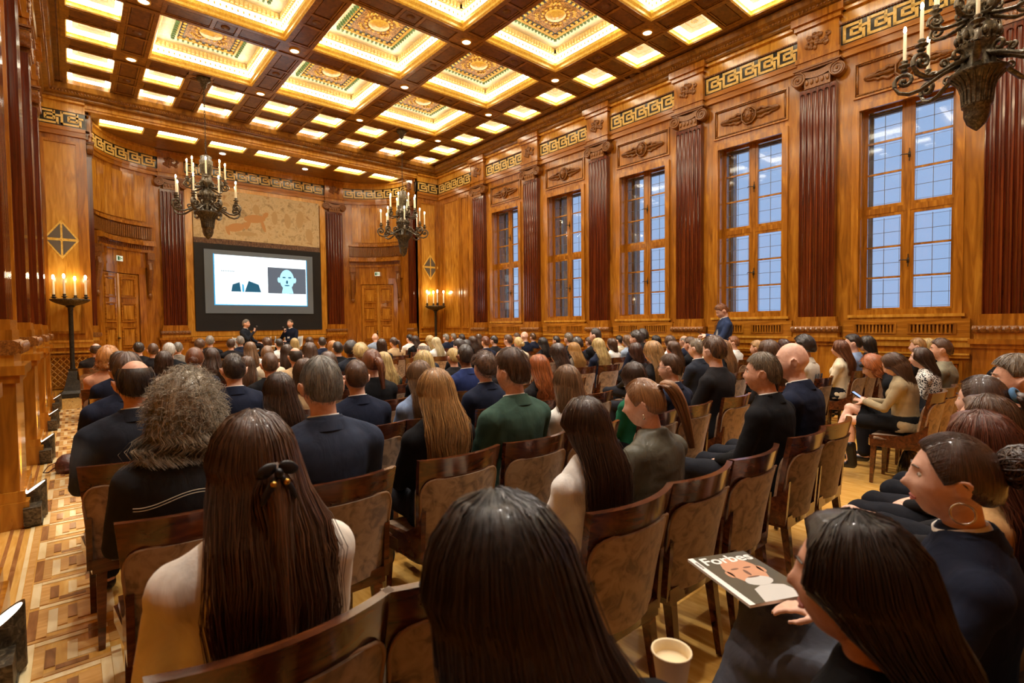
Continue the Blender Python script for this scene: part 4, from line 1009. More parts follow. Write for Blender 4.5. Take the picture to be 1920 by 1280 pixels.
def make_figure(female=False, yaw=0, pitch=0, lean=0, arms=None, legs='sit', bare=False, vox=.012, curl=.5, shoulder=1., hands=None, dress=False, twist=0):
    """one continuous body plus the clothing shells that go over it; returns meshes and the head frame"""
    K = .90 if female else 1.0; K *= shoulder
    ca, sa = math.cos(R(-lean)), math.sin(R(-lean)); piv = V3(0, -.07, .54)
    ct, st_ = math.cos(R(twist)), math.sin(R(twist))
    def up(p):
        q = np.array(p, float)-piv; q = V3(q[0], q[1]*ca-q[2]*sa, q[1]*sa+q[2]*ca); q = V3(q[0]*ct-q[1]*st_, q[0]*st_+q[1]*ct, q[2]); return q+piv
    def upmb(f, extra=()): 
        m = MB(); f(m); m.xf(lambda x, y, z: up((x, y, z))); return m
    bw = .92 if female else 1.
    def torso(g):
        def f(m):
            S = [(.46, -.07, .165, .125), (.54, -.075, .168, .122), (.63, -.085, .152*bw, .105), (.72, -.092, .152*bw, .102), (.80, -.098, .166*bw, .110), (.88, -.102, .180*bw, .112), (.93, -.104, .184*bw, .102), (.962, -.104, .160*bw, .086), (.99, -.102, .112*bw, .068), (1.02, -.10, .078, .058), (1.035, -.098, .062, .054)]
            ell_loft(m, [(0, y, z+(g*.4 if z > .95 else 0), rx+g, ry+g) for z, y, rx, ry in S], 24)
            if female:
                for s in (-1, 1): m.sphere((s*.075, .0-.02, .84), (.062+g, .055+g, .062+g), 12, 8)
            for s in (-1, 1):   # shoulder caps
                m.sphere((s*.178*K, -.105, .918), (.060+g*.8, .060+g, .060+g), 12, 8); limb(m, [(s*.055, -.10, 1.0), (s*.182*K, -.105, .936 if female else .944)], [.040+g*.6, .036+g*.8])
        return upmb(f)
    sh = [up((s*.188*K, -.105, .912)) for s in (-1, 1)]
    if arms is None: arms = [((-.225*K, -.01, .68), (-.08, .20, .60)), ((.225*K, -.01, .68), (.08, .20, .60))]
    arms = [(np.array(e, float), np.array(w, float)) for e, w in arms]
    if legs == 'sit': LG = [[(s*.088, -.04, .535), (s*.115, .40, .525), (s*.115, .37, .10)] for s in (-1, 1)]
    elif legs == 'cross': LG = [[(-.088, -.04, .535), (-.10, .40, .525), (-.12, .38, .10)], [(.088, -.04, .54), (-.01, .42, .64), (-.17, .52, .26)]]
    else: LG = [[(s*.09, -.07, .54), (s*.10, -.06, .08), (s*.105, -.09, -.31)] for s in (-1, 1)]
    Mz = Matrix.Rotation(R(yaw), 3, 'Z') @ Matrix.Rotation(R(-pitch), 3, 'X'); HM = np.array(Mz)
    hc = up((0, -.068, 1.165)); hc = hc+V3(0, 0, -.012*abs(pitch)/25)+HM @ V3(0, .012*max(pitch, 0)/25, 0)
    sg = .016
    body = MB(); t = torso(-.012); body.add(t.v, t.f)
    limb(body, [up((0, -.10, .99)), hc+HM @ V3(0, -.018, -.075)], [.056 if not female else .048, .052 if not female else .045], 16)
    head_mb(body, HM, hc, female)
    for i, (s, (e, w)) in enumerate(zip((-1, 1), arms)):
        limb(body, [sh[i], e, w], [.046*K, .040*K, .027], 12)
        hd = hands[i] if hands else None
        dd = (w-e) if not hd else hd[0]; nn = (0, .3, 1) if not hd else hd[1]
        hand(body, w, dd, nn, -s, curl if not hd else hd[2], .95 if female else 1.05)
    for i, (h, k, a) in enumerate(LG):
        limb(body, [h, k, a], [.082, .056, .038] if legs != 'stand' else [.08, .05, .035], 14)
        if legs != 'stand':
            A = np.array(a, float); limb(body, [A, A+V3(0, -.02, -.045), A+V3(0, .15, -.06)], [.036, .034, .028], 10)
    bm_ = remesh(body, 'body', vox)
    top = torso(.014)
    for i, (s, (e, w)) in enumerate(zip((-1, 1), arms)):
        wv = np.array(w)-(np.array(w)-np.array(e))*.06
        limb(top, [sh[i], e, wv], [.058*K+.002, .050*K, .040], 14)
    # collar roll round the neck
    cpts = [up((.072*math.cos(a), -.099+.066*math.sin(a), 1.022+.012*(-math.sin(a)))) for a in np.linspace(0, 2*PI, 17)]
    top.tube(cpts, .014, 6, cap=False) if False else [limb(top, [cpts[j], cpts[j+1]], [.013, .013], 6) for j in range(16) if cpts[j][1] < -.06+piv[1]*0]
    tm = wrinkle(remesh(top, 'jacket', max(vox*1.25, .0125), 5), .0022, int(K*1000)+int(yaw)+len(arms)*3+int(lean))
    tr = MB(); 
    ell_loft(tr, [(0, -.07, .445, .16, .12), (0, -.07, .47, .178, .138), (0, -.072, .56, .180, .136), (0, -.08, .62, .166, .12), (0, -.08, .64, .15, .11)], 20)
    for h, k, a in LG:
        h, k, a = np.array(h, float), np.array(k, float), np.array(a, float)
        if bare: limb(tr, [h, h+(k-h)*.72], [.092, .080], 14)
        elif legs == 'stand': limb(tr, [h, k], [.095, .08], 14)
        else: limb(tr, [h, k, a+(k-a)*.02], [.094, .070, .062], 14)
    trm = wrinkle(remesh(tr, 'trousers', .019, 2), .003, 5)
    som = []
    for h, k, a in LG:
        if legs == 'stand': continue
        A = np.array(a, float); so = MB()
        limb(so, [A+V3(0, -.02, -.055), A+V3(0, .10, -.065), A+V3(0, .17, -.07)], [.038, .040, .032], 10)
        if bare: limb(so, [A+V3(0, 0, .16), A+V3(0, -.02, -.05)], [.052, .046], 12)
        som.append(remesh(so, 'shoe', .013, 2))
    # shirt collar band
    cb = MB(); n = 24
    rows = []
    for z, g in ((.995, .070), (1.025, .066), (1.048, .0615), (1.047, .057), (1.02, .058)):
        rows.append([up((g*1.02*math.cos(a), -.098+(z-1.0)*.30+g*math.sin(a), z+.010*max(0, -math.sin(a))-.022*max(0, math.sin(a)))) for a in np.linspace(0, 2*PI, n, endpoint=False)])
    cb.grid(rows, closed_u=True); cbm = cb.mesh('shirt_collar', [], True)
    jb = MB(); rows = []
    for z, g in ((.985, .088), (1.012, .082), (1.038, .0735), (1.043, .0700), (1.034, .066), (1.0, .068)):
        rows.append([up((g*1.04*math.cos(a), -.100+(z-1.0)*.28+g*math.sin(a), z+.012*max(0, -math.sin(a))-.07*max(0, math.sin(a))**1.5)) for a in np.linspace(0, 2*PI, n, endpoint=False)])
    jb.grid(rows, closed_u=True); jbm = jb.mesh('jacket_collar', [], True)
    return dict(jcollar=jbm, body=bm_, top=tm, trousers=trm, shoes=som, collar=cbm, hc=hc, HM=Mz)

# ---- hair
def strand_tubes(P, r0, taper=True):
    r0 = r0*STR[0]
    """P: (N,K,3) paths -> thin three-sided tubes as one mesh arrays"""
    N, Kk, _ = P.shape; T = np.gradient(P, axis=1); T /= np.linalg.norm(T, axis=2, keepdims=True)+1e-9
    ref = np.tile(V3(.31, .87, .38), (N, Kk, 1)); A = np.cross(T, ref); A /= np.linalg.norm(A, axis=2, keepdims=True)+1e-9; B = np.cross(T, A)
    rr = (r0 if hasattr(r0, 'shape') else np.full(N, r0))[:, None]*(1-(.75 if taper else 0)*np.linspace(0, 1, Kk)**3)[None]; rr[:, 0] *= .6
    V = np.stack([P+rr[..., None]*(A*math.cos(2*PI*j/3)+B*math.sin(2*PI*j/3)) for j in range(3)], axis=2)   # N,K,3,3
    vs = V.reshape(-1, 3); idx = np.arange(N*Kk*3).reshape(N, Kk, 3); F = []
    for j in range(3):
        a = idx[:, :-1, j].ravel(); b = idx[:, :-1, (j+1) % 3].ravel(); c = idx[:, 1:, (j+1) % 3].ravel(); d = idx[:, 1:, j].ravel(); F.append(np.stack([a, b, c, d], 1))
    hx = np.random.RandomState(N).rand(N, 2)*40; hcd = np.concatenate([np.repeat(hx, Kk*3, 0), np.tile(np.repeat(np.linspace(0, 1, Kk), 3), N)[:, None]], 1)
    return vs, np.concatenate(F), hcd
STR = [1.0]
def np_mesh(name, parts, droop=0):
    vs = np.concatenate([np.asarray(p[0], float) for p in parts]); fs = []; o = 0; hc = []
    for p in parts:
        v, f = np.asarray(p[0], float), p[1]; fs += [tuple(int(q)+o for q in r) for r in f]; o += len(v)
        if len(p) > 2: hc.append(p[2])
        else:
            a = np.arctan2(v[:, 0], v[:, 1]+1e-9); hc.append(np.stack([np.sin(a), np.cos(a), np.arctan2(np.hypot(v[:, 0], v[:, 1]), v[:, 2])*.6], 1))
    if droop:
        w = sm(-vs[:, 2], -.01, .10); a = R(droop)*w; y, z = vs[:, 1].copy(), vs[:, 2].copy(); vs[:, 1] = y*np.cos(a)-z*np.sin(a); vs[:, 2] = y*np.sin(a)+z*np.cos(a)
    me = bpy.data.meshes.new(name); me.from_pydata(vs.tolist(), [], fs); me.polygons.foreach_set('use_smooth', [True]*len(me.polygons)); me.materials.append(None)
    at = me.attributes.new('hcoord', 'FLOAT_VECTOR', 'POINT'); at.data.foreach_set('vector', np.concatenate(hc).astype(np.float32).ravel()); return me
SA, SB, SC = .078, .099, .119      # scalp half axes
def scalp(la, th, g=0.):
    return np.stack([(SA+g)*np.sin(th)*np.sin(la), (SB+g)*np.sin(th)*np.cos(la)-.004*(1-np.cos(th)), (SC+g)*np.cos(th)], -1)
def sm(x, a, b): t = np.clip((x-a)/(b-a), 0, 1); return t*t*(3-2*t)
def hairline(la, kind):
    d = np.degrees(np.abs((la+PI) % (2*PI)-PI))       # 0 = front, 180 = back
    if kind == 'short': return np.radians(np.interp(d, [0, 35, 55, 72, 86, 100, 110, 120, 150, 180], [52, 54, 62, 79, 77, 79, 98, 112, 119, 120]))
    h = np.interp(d, [0, 35, 55, 72, 92, 104, 125, 150, 180], {'short': [52, 54, 62, 80, 84, 100, 116, 121, 121], 'long': [46, 50, 78, 100, 112, 116, 120, 122, 122], 'slick': [48, 51, 70, 92, 90, 104, 116, 119, 119]}[kind])
    return np.radians(h)
def shell(thick, kind, t0=0, noise=0., seed=0, nl=40, nt=12, lam=None):
    rg = np.random.RandomState(seed); la = np.linspace(-PI, PI, nl, endpoint=False); rows = []; ph = rg.rand(6)*6
    for i in range(nt+1):
        f = i/nt; th = t0+(hairline(la, kind)-t0)*f
        th = np.maximum(th, 1e-3); d = np.degrees(np.abs(la))
        g = thick(d, np.degrees(th))*np.where(f > .93, .15, 1)+noise*(np.sin(la*5+ph[0])*np.sin(th*6+ph[1])+np.sin(la*11+ph[2])*.5)
        g = np.maximum(g, .0005) if f < 1 else np.full(nl, -.004)
        rows.append(scalp(la, th, g))
    v = np.concatenate(rows); fs = []
    for i in range(nt):
        for j in range(nl): a = i*nl+j; b = i*nl+(j+1) % nl; fs.append((a, b, b+nl, a+nl))
    return v, fs
def short_strands(n, thick, kind, seed, t0=0., L=.5, lift=.006, curl=0., K=6):
    rg = np.random.RandomState(seed); la = rg.uniform(-PI, PI, n); hl = hairline(la, kind); f0 = rg.rand(n)**.7
    th0 = t0+(hl-t0)*f0*.85; th1 = np.minimum(th0+L*(.6+.6*rg.rand(n)), hl+.05); P = []
    dl = rg.normal(0, .12, n)
    for k in range(K):
        q = k/(K-1); th = th0+(th1-th0)*q; g = thick(np.degrees(np.abs(la)), np.degrees(th))+lift*q*rg.uniform(.3, 1.2, n)
        l2 = la+dl*q+curl*np.sin(q*7+la*9)
        P.append(scalp(l2, th, g))
    return np.stack(P, 1)
def long_paths(la, Ln, width, seed, wave=.0, wfreq=3., K=16, vol=.012, inward=.0, back=.172, jit=.006, front=False):
    rg = np.random.RandomState(seed); n = len(la); P = []
    aa = np.abs((la+PI) % (2*PI)-PI); sgn = np.sign(np.sin(la)+1e-9)
    th_end = np.radians(96); th0 = np.full(n, 1e-2) if jit == 0 else .02+.6*rg.rand(n); l_ = Ln*(1-.10*rg.rand(n)); off = rg.normal(0, jit, (n, 2)); phs = rg.rand(n)*6.28*.25+la*2
    side = scalp(la, np.full(n, th_end), vol)
    xe = np.sin(la)*width+off[:, 0]*2; ye = -back+.05*np.abs(np.sin(la))**3-.01*rg.rand(n)
    if front: ye = np.where(aa < 1.9, .03+.02*rg.rand(n), ye); xe = np.where(aa < 1.9, sgn*(.085+.03*rg.rand(n)), xe)
    for k in range(K):
        q = k/(K-1)
        if q < .34:
            th = th0+(th_end-th0)*q/.34; p = scalp(la, th, vol*(.5+.5*q/.34)+off[:, 0]*.3)
        else:
            t = (q-.34)/.66; z = side[:, 2]-t*(l_-.0); drop = sm(-(z), -.02, .20)
            x = side[:, 0]+(xe-side[:, 0])*drop; y = side[:, 1]+(ye-side[:, 1])*drop
            y = y-inward*(-1)*0; x = x*(1-inward*sm(np.full(n, t), .6, 1.))
            w = wave*sm(np.full(n, t), .1, .5); x = x+w*np.sin(phs+t*wfreq*6.28); y = y+w*np.cos(phs*1.3+t*wfreq*6.28)
            p = np.stack([x, y+off[:, 1]*t, z], -1)
        P.append(p)
    return np.stack(P, 1)
def long_shell(Ln, width, seed, nl=40, lim=52, **kw):
    la = np.radians(np.concatenate([np.linspace(lim, 360-lim, nl)])); P = long_paths(la, Ln, width, seed, jit=0, **kw); n, K, _ = P.shape
    v = P.transpose(1, 0, 2).reshape(-1, 3); v = v*[.97, 1, 1]; fs = []
    for i in range(K-1):
        for j in range(n-1): a = i*n+j; fs.append((a, a+1, a+1+n, a+n))
    # inner face so that the fall of hair has thickness
    inn = v.copy(); c = np.repeat(np.linspace(0, 1, K), n)
    inn[:, 1] += .035*sm(c, .34, .6); inn[:, 0] *= np.where(c > .34, .90, .97); o = len(v)
    fs += [(d+o, c_+o, b+o, a+o) for a, b, c_, d in fs]
    for j in range(n-1): a = (K-1)*n+j; fs.append((a, a+1, a+1+o, a+o))
    for i in range(K-1):
        for j in (0, n-1): a = i*n+j; fs.append((a, a+n, a+n+o, a+o) if j == 0 else (a+n, a, a+o, a+n+o))
    return np.concatenate([v, inn]), fs
def bun_part(c, r, n, seed, rad=.006):
    rg = np.random.RandomState(seed); P = []
    for i in range(n):
        ax = rg.normal(size=3); ax /= np.linalg.norm(ax); u = np.cross(ax, [.3, .5, .8]); u /= np.linalg.norm(u); w = np.cross(ax, u); a = np.linspace(0, 2.6+rg.rand()*2, 10)+rg.rand()*6; q = r*(.9+.25*rg.rand())
        P.append(np.array(c)+q*(np.cos(a)[:, None]*u+np.sin(a)[:, None]*w))
    core = MB().sphere(c, r*.93, 14, 10)
    return [(np.array([tuple(p) for p in core.v]), core.f), strand_tubes(np.array(P), rad*.5)]
def tail_part(p0, p1, p2, n, seed, r=.03, wave=.004, rad=.0022, K=10):
    rg = np.random.RandomState(seed); t = np.linspace(0, 1, K); C = ((1-t)**2)[:, None]*np.array(p0)+(2*t*(1-t))[:, None]*np.array(p1)+(t**2)[:, None]*np.array(p2)
    prof = np.interp(t, [0, .06, .25, .6, 1], [.45, .6, 1, .95, .45])
    mb = MB().tube([tuple(c) for c in C], list(r*.8*prof), 10)
    a = rg.rand(n)*6.28; q = np.sqrt(rg.rand(n)); P = []
    for k in range(K):
        o = np.stack([np.cos(a)*q, np.sin(a)*q*.7, np.zeros(n)], -1)*r*prof[k]*1.15; o[:, 0] += wave*np.sin(t[k]*14+a*2); P.append(C[k]+o)
    return [(np.array([tuple(p) for p in mb.v]), mb.f), strand_tubes(np.stack(P, 1), rad)]
def hair_mesh(style, q=1.0, seed=1, droop=0):
    """q scales the number of strands"""
    N = lambda n: max(20, int(n*q*(1.25 if q > 1.25 else 1))); P = []; STR[0] = .55 if q > 1.25 else .8
    if style in ('short', 'crew', 'thin', 'quiff', 'balding'):
        tk = {'short': lambda d, t: .019*np.clip(1.2-t/115, .28, 1), 'crew': lambda d, t: .011*np.clip(1.2-t/100, .2, 1), 'thin': lambda d, t: .013*np.clip(1.1-t/120, .3, 1), 'quiff': lambda d, t: .030*np.clip(1.2-t/90, .2, 1), 'balding': lambda d, t: .009*np.clip(1.1-t/140, .4, 1)}[style]
        t0 = R(50) if style == 'balding' else 0
        if style == 'balding':
            v, f = shell(tk, 'short', t0, .001, seed); nl = 40
            keep = []
            for r in f:
                c = np.mean(v[list(r)], 0); d = abs(math.degrees(math.atan2(c[0], c[1])))
                if d > 58: keep.append(r)
            P.append((v, keep)); S = short_strands(N(260), tk, 'short', seed, t0, .35, .003); m = np.degrees(np.abs(np.arctan2(S[:, 0, 0], S[:, 0, 1]))) > 62; P.append(strand_tubes(S[m], .0016))
        else:
            P.append(shell(tk, 'short', 0, .0015, seed)); P.append(strand_tubes(short_strands(N(420), tk, 'short', seed, 0, .55 if style != 'crew' else .2, {'short': .008, 'crew': .002, 'thin': .004, 'quiff': .012}[style]), .0019))
    elif style in ('curly', 'afro', 'bigcurly', 'curlybob'):
        big = {'curly': .030, 'afro': .034, 'bigcurly': .036, 'curlybob': .034}[style]; kind = 'short' if style in ('curly', 'afro') else 'long'
        tk = lambda d, t: big*np.clip(1.05-.4*np.clip(t-80, 0, 60)/60, .5, 1)*np.where(d < 60, .75, 1)
        P.append(shell(tk, kind, 0, big*.10, seed, 48, 14)); rg = np.random.RandomState(seed); n = N({'curly': 520, 'afro': 600, 'bigcurly': 1100, 'curlybob': 520}[style])
        la = rg.uniform(-PI, PI, n); th = hairline(la, kind)*np.sqrt(rg.rand(n)); g0 = tk(np.degrees(np.abs(la)), np.degrees(th)); base = scalp(la, th, g0*.75); nr = base/np.linalg.norm(base, axis=1, keepdims=True); t1 = np.cross(nr, rg.normal(size=(n, 3))); t1 /= np.linalg.norm(t1, axis=1, keepdims=True); t2 = np.cross(nr, t1); L = big*(.5+.5*rg.rand(n)); S = []
        if style == 'bigcurly': L = .04+.035*rg.rand(n); base[:, 2] -= 0
        for k in range(8):
            s = k/7; a = s*(7.5 if style != 'bigcurly' else 4.2)+rg.rand()*0; rad_ = (.010 if style != 'bigcurly' else .016)
            S.append(base+nr*(L*s*(.9 if style != 'bigcurly' else .75))[:, None]+rad_*(np.cos(a)*t1+np.sin(a)*t2)*(.4+.6*s)-V3(0, 0, 1)*(L*s*s*(.25 if style != 'afro' else 0))[:, None])
        P.append(strand_tubes(np.stack(S, 1), .0026 if style != 'bigcurly' else .0021))
        if style in ('bigcurly', 'curlybob'):
            lo = np.radians(rg.uniform(80, 280, N(380))); Q = long_paths(lo, .17 if style == 'bigcurly' else .13, .15 if style == 'bigcurly' else .11, seed+2, wave=.020, wfreq=1.9, vol=big*.9, back=.155, jit=.012, K=10); P.append(strand_tubes(Q, .0022))
            P.append(long_shell(.09, .12, seed, lim=84, vol=big*.8, back=.14, inward=.2))
    elif style in ('long', 'long2', 'wavy', 'longstr', 'bob', 'bob2', 'halfup'):
        Ln, wd, wv, inn, bk = {'long': (.36, .105, .004, .12, .172), 'long2': (.27, .11, .007, 0, .165), 'wavy': (.34, .12, .014, 0, .172), 'longstr': (.44, .115, .002, .05, .178), 'bob': (.17, .095, .003, .18, .125), 'bob2': (.24, .115, .006, .1, .15), 'halfup': (.50, .115, .006, .1, .182)}[style]
        P.append(shell(lambda d, t: .018*np.clip(t/30, .6, 1), 'long', 0, .001, seed))
        P.append(long_shell(Ln, wd, seed, wave=wv*.4, wfreq=2.2, back=bk, inward=inn, vol=.020))
        la = np.radians(np.random.RandomState(seed).uniform(50, 310, N(620))); P.append(strand_tubes(long_paths(la, Ln*1.04, wd*1.03, seed+1, wave=wv, wfreq=2.2 if style != 'wavy' else 2.8, vol=.024, back=bk+.006, inward=inn, jit=.007, K=11), .0023))
        S_ = short_strands(N(160), lambda d, t: .0185*np.clip(t/30, .6, 1), 'long', seed, 0, .8, .002); S_ = S_[np.abs(np.arctan2(S_[:, -1, 0], S_[:, -1, 1])) > R(75)]; P.append(strand_tubes(S_, .0016))
        if style == 'halfup':
            P += tail_part((0, -.118, .02), (0, -.155, -.05), (0, -.20, -.44), N(240), seed, .045, .005, .0019)
    elif style in ('pony', 'ponyh', 'bun', 'bunbig'):
        tk = lambda d, t: .009+.004*np.cos(np.radians(t))
        P.append(shell(tk, 'slick', 0, .0004, seed)); rg = np.random.RandomState(seed); n = N(420); la = rg.uniform(-PI, PI, n); hl = hairline(la, 'slick'); tie = {'pony': V3(0, -.112, .045), 'ponyh': V3(0, -.10, .085), 'bun': V3(0, -.118, -.005), 'bunbig': V3(0, -.112, .05)}[style]; a = scalp(la, hl*(.97-.5*rg.rand(n)), .008); S = []
        for k in range(9):
            q_ = k/8; p = a*(1-q_)+tie*q_; rr = np.sqrt((p[:, 0]/SA)**2+(p[:, 1]/SB)**2+(p[:, 2]/SC)**2)[:, None]; S.append(np.where(rr < 1.10, p/rr*1.115, p))
        P.append(strand_tubes(np.stack(S, 1), .0017, False))
        if style == 'bun': P += bun_part((0, -.125, -.01), .042, N(120), seed)
        elif style == 'bunbig': P += bun_part((0, -.140, .055), .052, N(220), seed, .008)
        else:
            hi = style == 'ponyh'; P += tail_part(tuple(tie), tuple(tie+V3(.0, -.09, .015)), (.02, -.19, -.22 if not hi else -.24), N(260), seed, .034 if not hi else .042, .004 if not hi else .002, .0020)
            P.append((np.array([tuple(p) for p in MB().lathe([(.016, -.01), (.022, 0), (.016, .01)], 10, tuple(tie+V3(0, -.012, 0))).v]), MB().lathe([(.016, -.01), (.022, 0), (.016, .01)], 10).f))
    me = np_mesh('hair', P, droop); return me
def hair_mat(name, c):
    k = 'hair_'+name
    if k in MATS: return MATS[k]
    c = np.array(c, float); m = tex_mat(k, L3(*(c*.60)), L3(*c), L3(*np.minimum(c*1.4+8, 255)), (34, 34, 1.3), 1.6, .32, .3, .5, detail=3, dist=.15, spec=.55)
    nt = m.node_tree; at = nd(m, 'ShaderNodeAttribute'); at.attribute_name = 'hcoord'
    for n_ in nt.nodes:
        if n_.type == 'MAPPING': lk(m, at, 'Vector', n_, 'Vector')
        if n_.type == 'BUMP': n_.inputs['Distance'].default_value = .006
    return m
HC = dict(dbr=(66, 44, 31), dk=(46, 35, 28), br=(86, 58, 38), lbr=(122, 88, 58), aub=(108, 60, 32), aubd=(70, 40, 28), straw=(190, 126, 66), salt=(118, 112, 102), white=(196, 190, 178), grey=(140, 132, 122), greybr=(150, 138, 118), grbr=(108, 92, 72), blonde=(196, 162, 104), plat=(222, 200, 154), honey=(168, 126, 76), gold=(184, 136, 76), ginger=(160, 88, 42), gingbr=(134, 82, 46), brhi=(140, 98, 60), redbr=(96, 52, 36), blk=(36, 27, 23), brown=(84, 56, 37), skin=(0, 0, 0))
def cloth_mat(name, c, rough=.9, wr=.35, sheen=.0):
    k = 'cloth_'+name
    if k in MATS: return MATS[k]
    c = np.array(c, float); m = tex_mat(k, L3(*(c*.90)), L3(*c), L3(*np.minimum(c*1.08+2, 255)), (2.2, 2.2, 1.4), 3.5, rough, 0, wr, detail=4, dist=.8, sheen=sheen, spec=.18)
    for n_ in m.node_tree.nodes:
        if n_.type == 'BUMP': n_.inputs['Distance'].default_value = .03
    return m
CC = dict(coat=(48, 42, 38), peach=(226, 168, 134), navy=(31, 36, 54), navy2=(37, 42, 60), char=(42, 45, 54), black=(23, 22, 24), dk=(34, 31, 32), tweed=(126, 118, 106), navyv=(30, 32, 46), denim=(44, 44, 47), white=(238, 234, 226), olive=(92, 84, 62), cream=(222, 206, 176), tan=(196, 164, 122), slate=(50, 57, 75), blueg=(150, 164, 184), dgreen=(40, 48, 40), lblue=(132, 152, 186), royal=(36, 48, 92), green=(62, 86, 74), brown=(86, 62, 46), taupe=(118, 106, 92), emer=(30, 96, 68), whiteb=(240, 236, 230), satin=(96, 94, 82), pink=(190, 60, 104), whitej=(222, 212, 194), blackk=(24, 23, 25), navyb=(28, 33, 52), beige=(160, 142, 110), bwdot=(200, 196, 188), sage=(140, 134, 112), tanj=(196, 152, 100), navyj=(29, 33, 49), cream2=(240, 232, 220))
skin_a = tex_mat('skin_fair', L3(224, 172, 146), L3(234, 186, 162), L3(242, 198, 176), (3, 3, 3), 9, .5, 0, .03, spec=.35); skin_b = tex_mat('skin_warm', L3(212, 156, 126), L3(224, 170, 142), L3(234, 184, 158), (3, 3, 3), 9, .5, 0, .03, spec=.35); skin_c = tex_mat('skin_brown', L3(120, 78, 54), L3(140, 94, 66), L3(156, 108, 80), (3, 3, 3), 9, .5, 0, .03, spec=.35)
for m_ in (skin_a, skin_b, skin_c):
    b_ = m_.node_tree.nodes['Principled BSDF']; b_.inputs['Subsurface Weight'].default_value = .0
trou_dk, trou_gr, trou_cr = cloth_mat('dark_trousers', (30, 30, 36)), cloth_mat('grey_trousers', (92, 94, 104)), cloth_mat('cream_trousers', (214, 200, 172))
shoe_m = base_mat('black_shoe', L3(22, 20, 20), .35)
eye_w, eye_d = base_mat('eye_white', L3(226, 220, 212), .25), base_mat('eye_iris', L3(52, 36, 24), .2)
lips_m = base_mat('lip_tone', L3(186, 104, 92), .45)
eyes_me = MB()
for s in (-1, 1): eyes_me.sphere((s*.031, .0685, .010), .0125, 12, 8, 0); eyes_me.sphere((s*.031, .0755, .010), (.0065, .0062, .0065), 10, 6, 1)
eyes_me = eyes_me.mesh('eyes', [eye_w, eye_d], True)
brow = MB()
for s in (-1, 1): brow.tube([(s*.014, .091, .030), (s*.028, .090, .035), (s*.046, .078, .031)], [.0035, .004, .002], 6, flat=.6)
brow_me = brow.mesh('eyebrows', [None], True)
lip_me = MB().tube([(-.022, .083, -.061), (-.008, .0925, -.0575), (0, .093, -.059), (.008, .0925, -.0575), (.022, .083, -.061)], [.002, .0042, .004, .0042, .002], 8, flat=.7).tube([(-.02, .083, -.064), (-.008, .0905, -.068), (.008, .0905, -.068), (.02, .083, -.064)], [.002, .0048, .0048, .002], 8, flat=.8).mesh('lips', lips_m, True)

HAIRLIB = {}
def get_hair(style, q, seed=1, droop=0):
    k = (style, q, seed, droop)
    if k not in HAIRLIB: HAIRLIB[k] = hair_mesh(style, q, seed, droop)
    return HAIRLIB[k]
def obj_mat(o, *ms):
    while len(o.data.materials) < len(ms): o.data.materials.append(None)
    for i, m in enumerate(ms): o.material_slots[i].link = 'OBJECT'; o.material_slots[i].material = m
FIGS = {}
def fig(key, **kw):
    if key not in FIGS: FIGS[key] = make_figure(**kw)
    return FIGS[key]
def person(F, x, y, s, rz, style, hair, top, label, skin=None, trous=None, collar=None, q=.35, seed=1, face=True, group='seated audience', z=.004, top_name='jacket', hair_scale=1., droop=0):
    skin = skin or skin_a
    r = tag(put(F['body'], 'person', None, (x, y, z), rz), label, 'person', group); r.scale = (s, s, s); obj_mat(r, skin)
    t = put(F['top'], top_name, r); obj_mat(t, top)
    t = put(F['trousers'], 'trousers', r); obj_mat(t, trous or trou_dk)
    for me_ in F['shoes']: t = put(me_, 'shoe', r); obj_mat(t, shoe_m)
    if collar: t = put(F['collar'], 'shirt_collar', r); obj_mat(t, collar)
    if collar or top_name == 'jacket': t = put(F['jcollar'], 'jacket_collar', r); obj_mat(t, top)
    def onhead(me, nm, *ms):
        o = put(me, nm, r); o.matrix_local = Matrix.Translation(Vector(F['hc'])) @ F['HM'].to_4x4()
        if ms: obj_mat(o, *ms)
        return o
    if style != 'shaved':
        h = onhead(get_hair(style, q, seed, droop), 'hair', hair)
        if hair_scale != 1: h.matrix_local = h.matrix_local @ Matrix.Scale(hair_scale, 4)
    if face: onhead(eyes_me, 'eyes'); onhead(brow_me, 'eyebrows', hair if style != 'shaved' else hair_mat('br', HC['br'])); onhead(lip_me, 'lips')
    return r

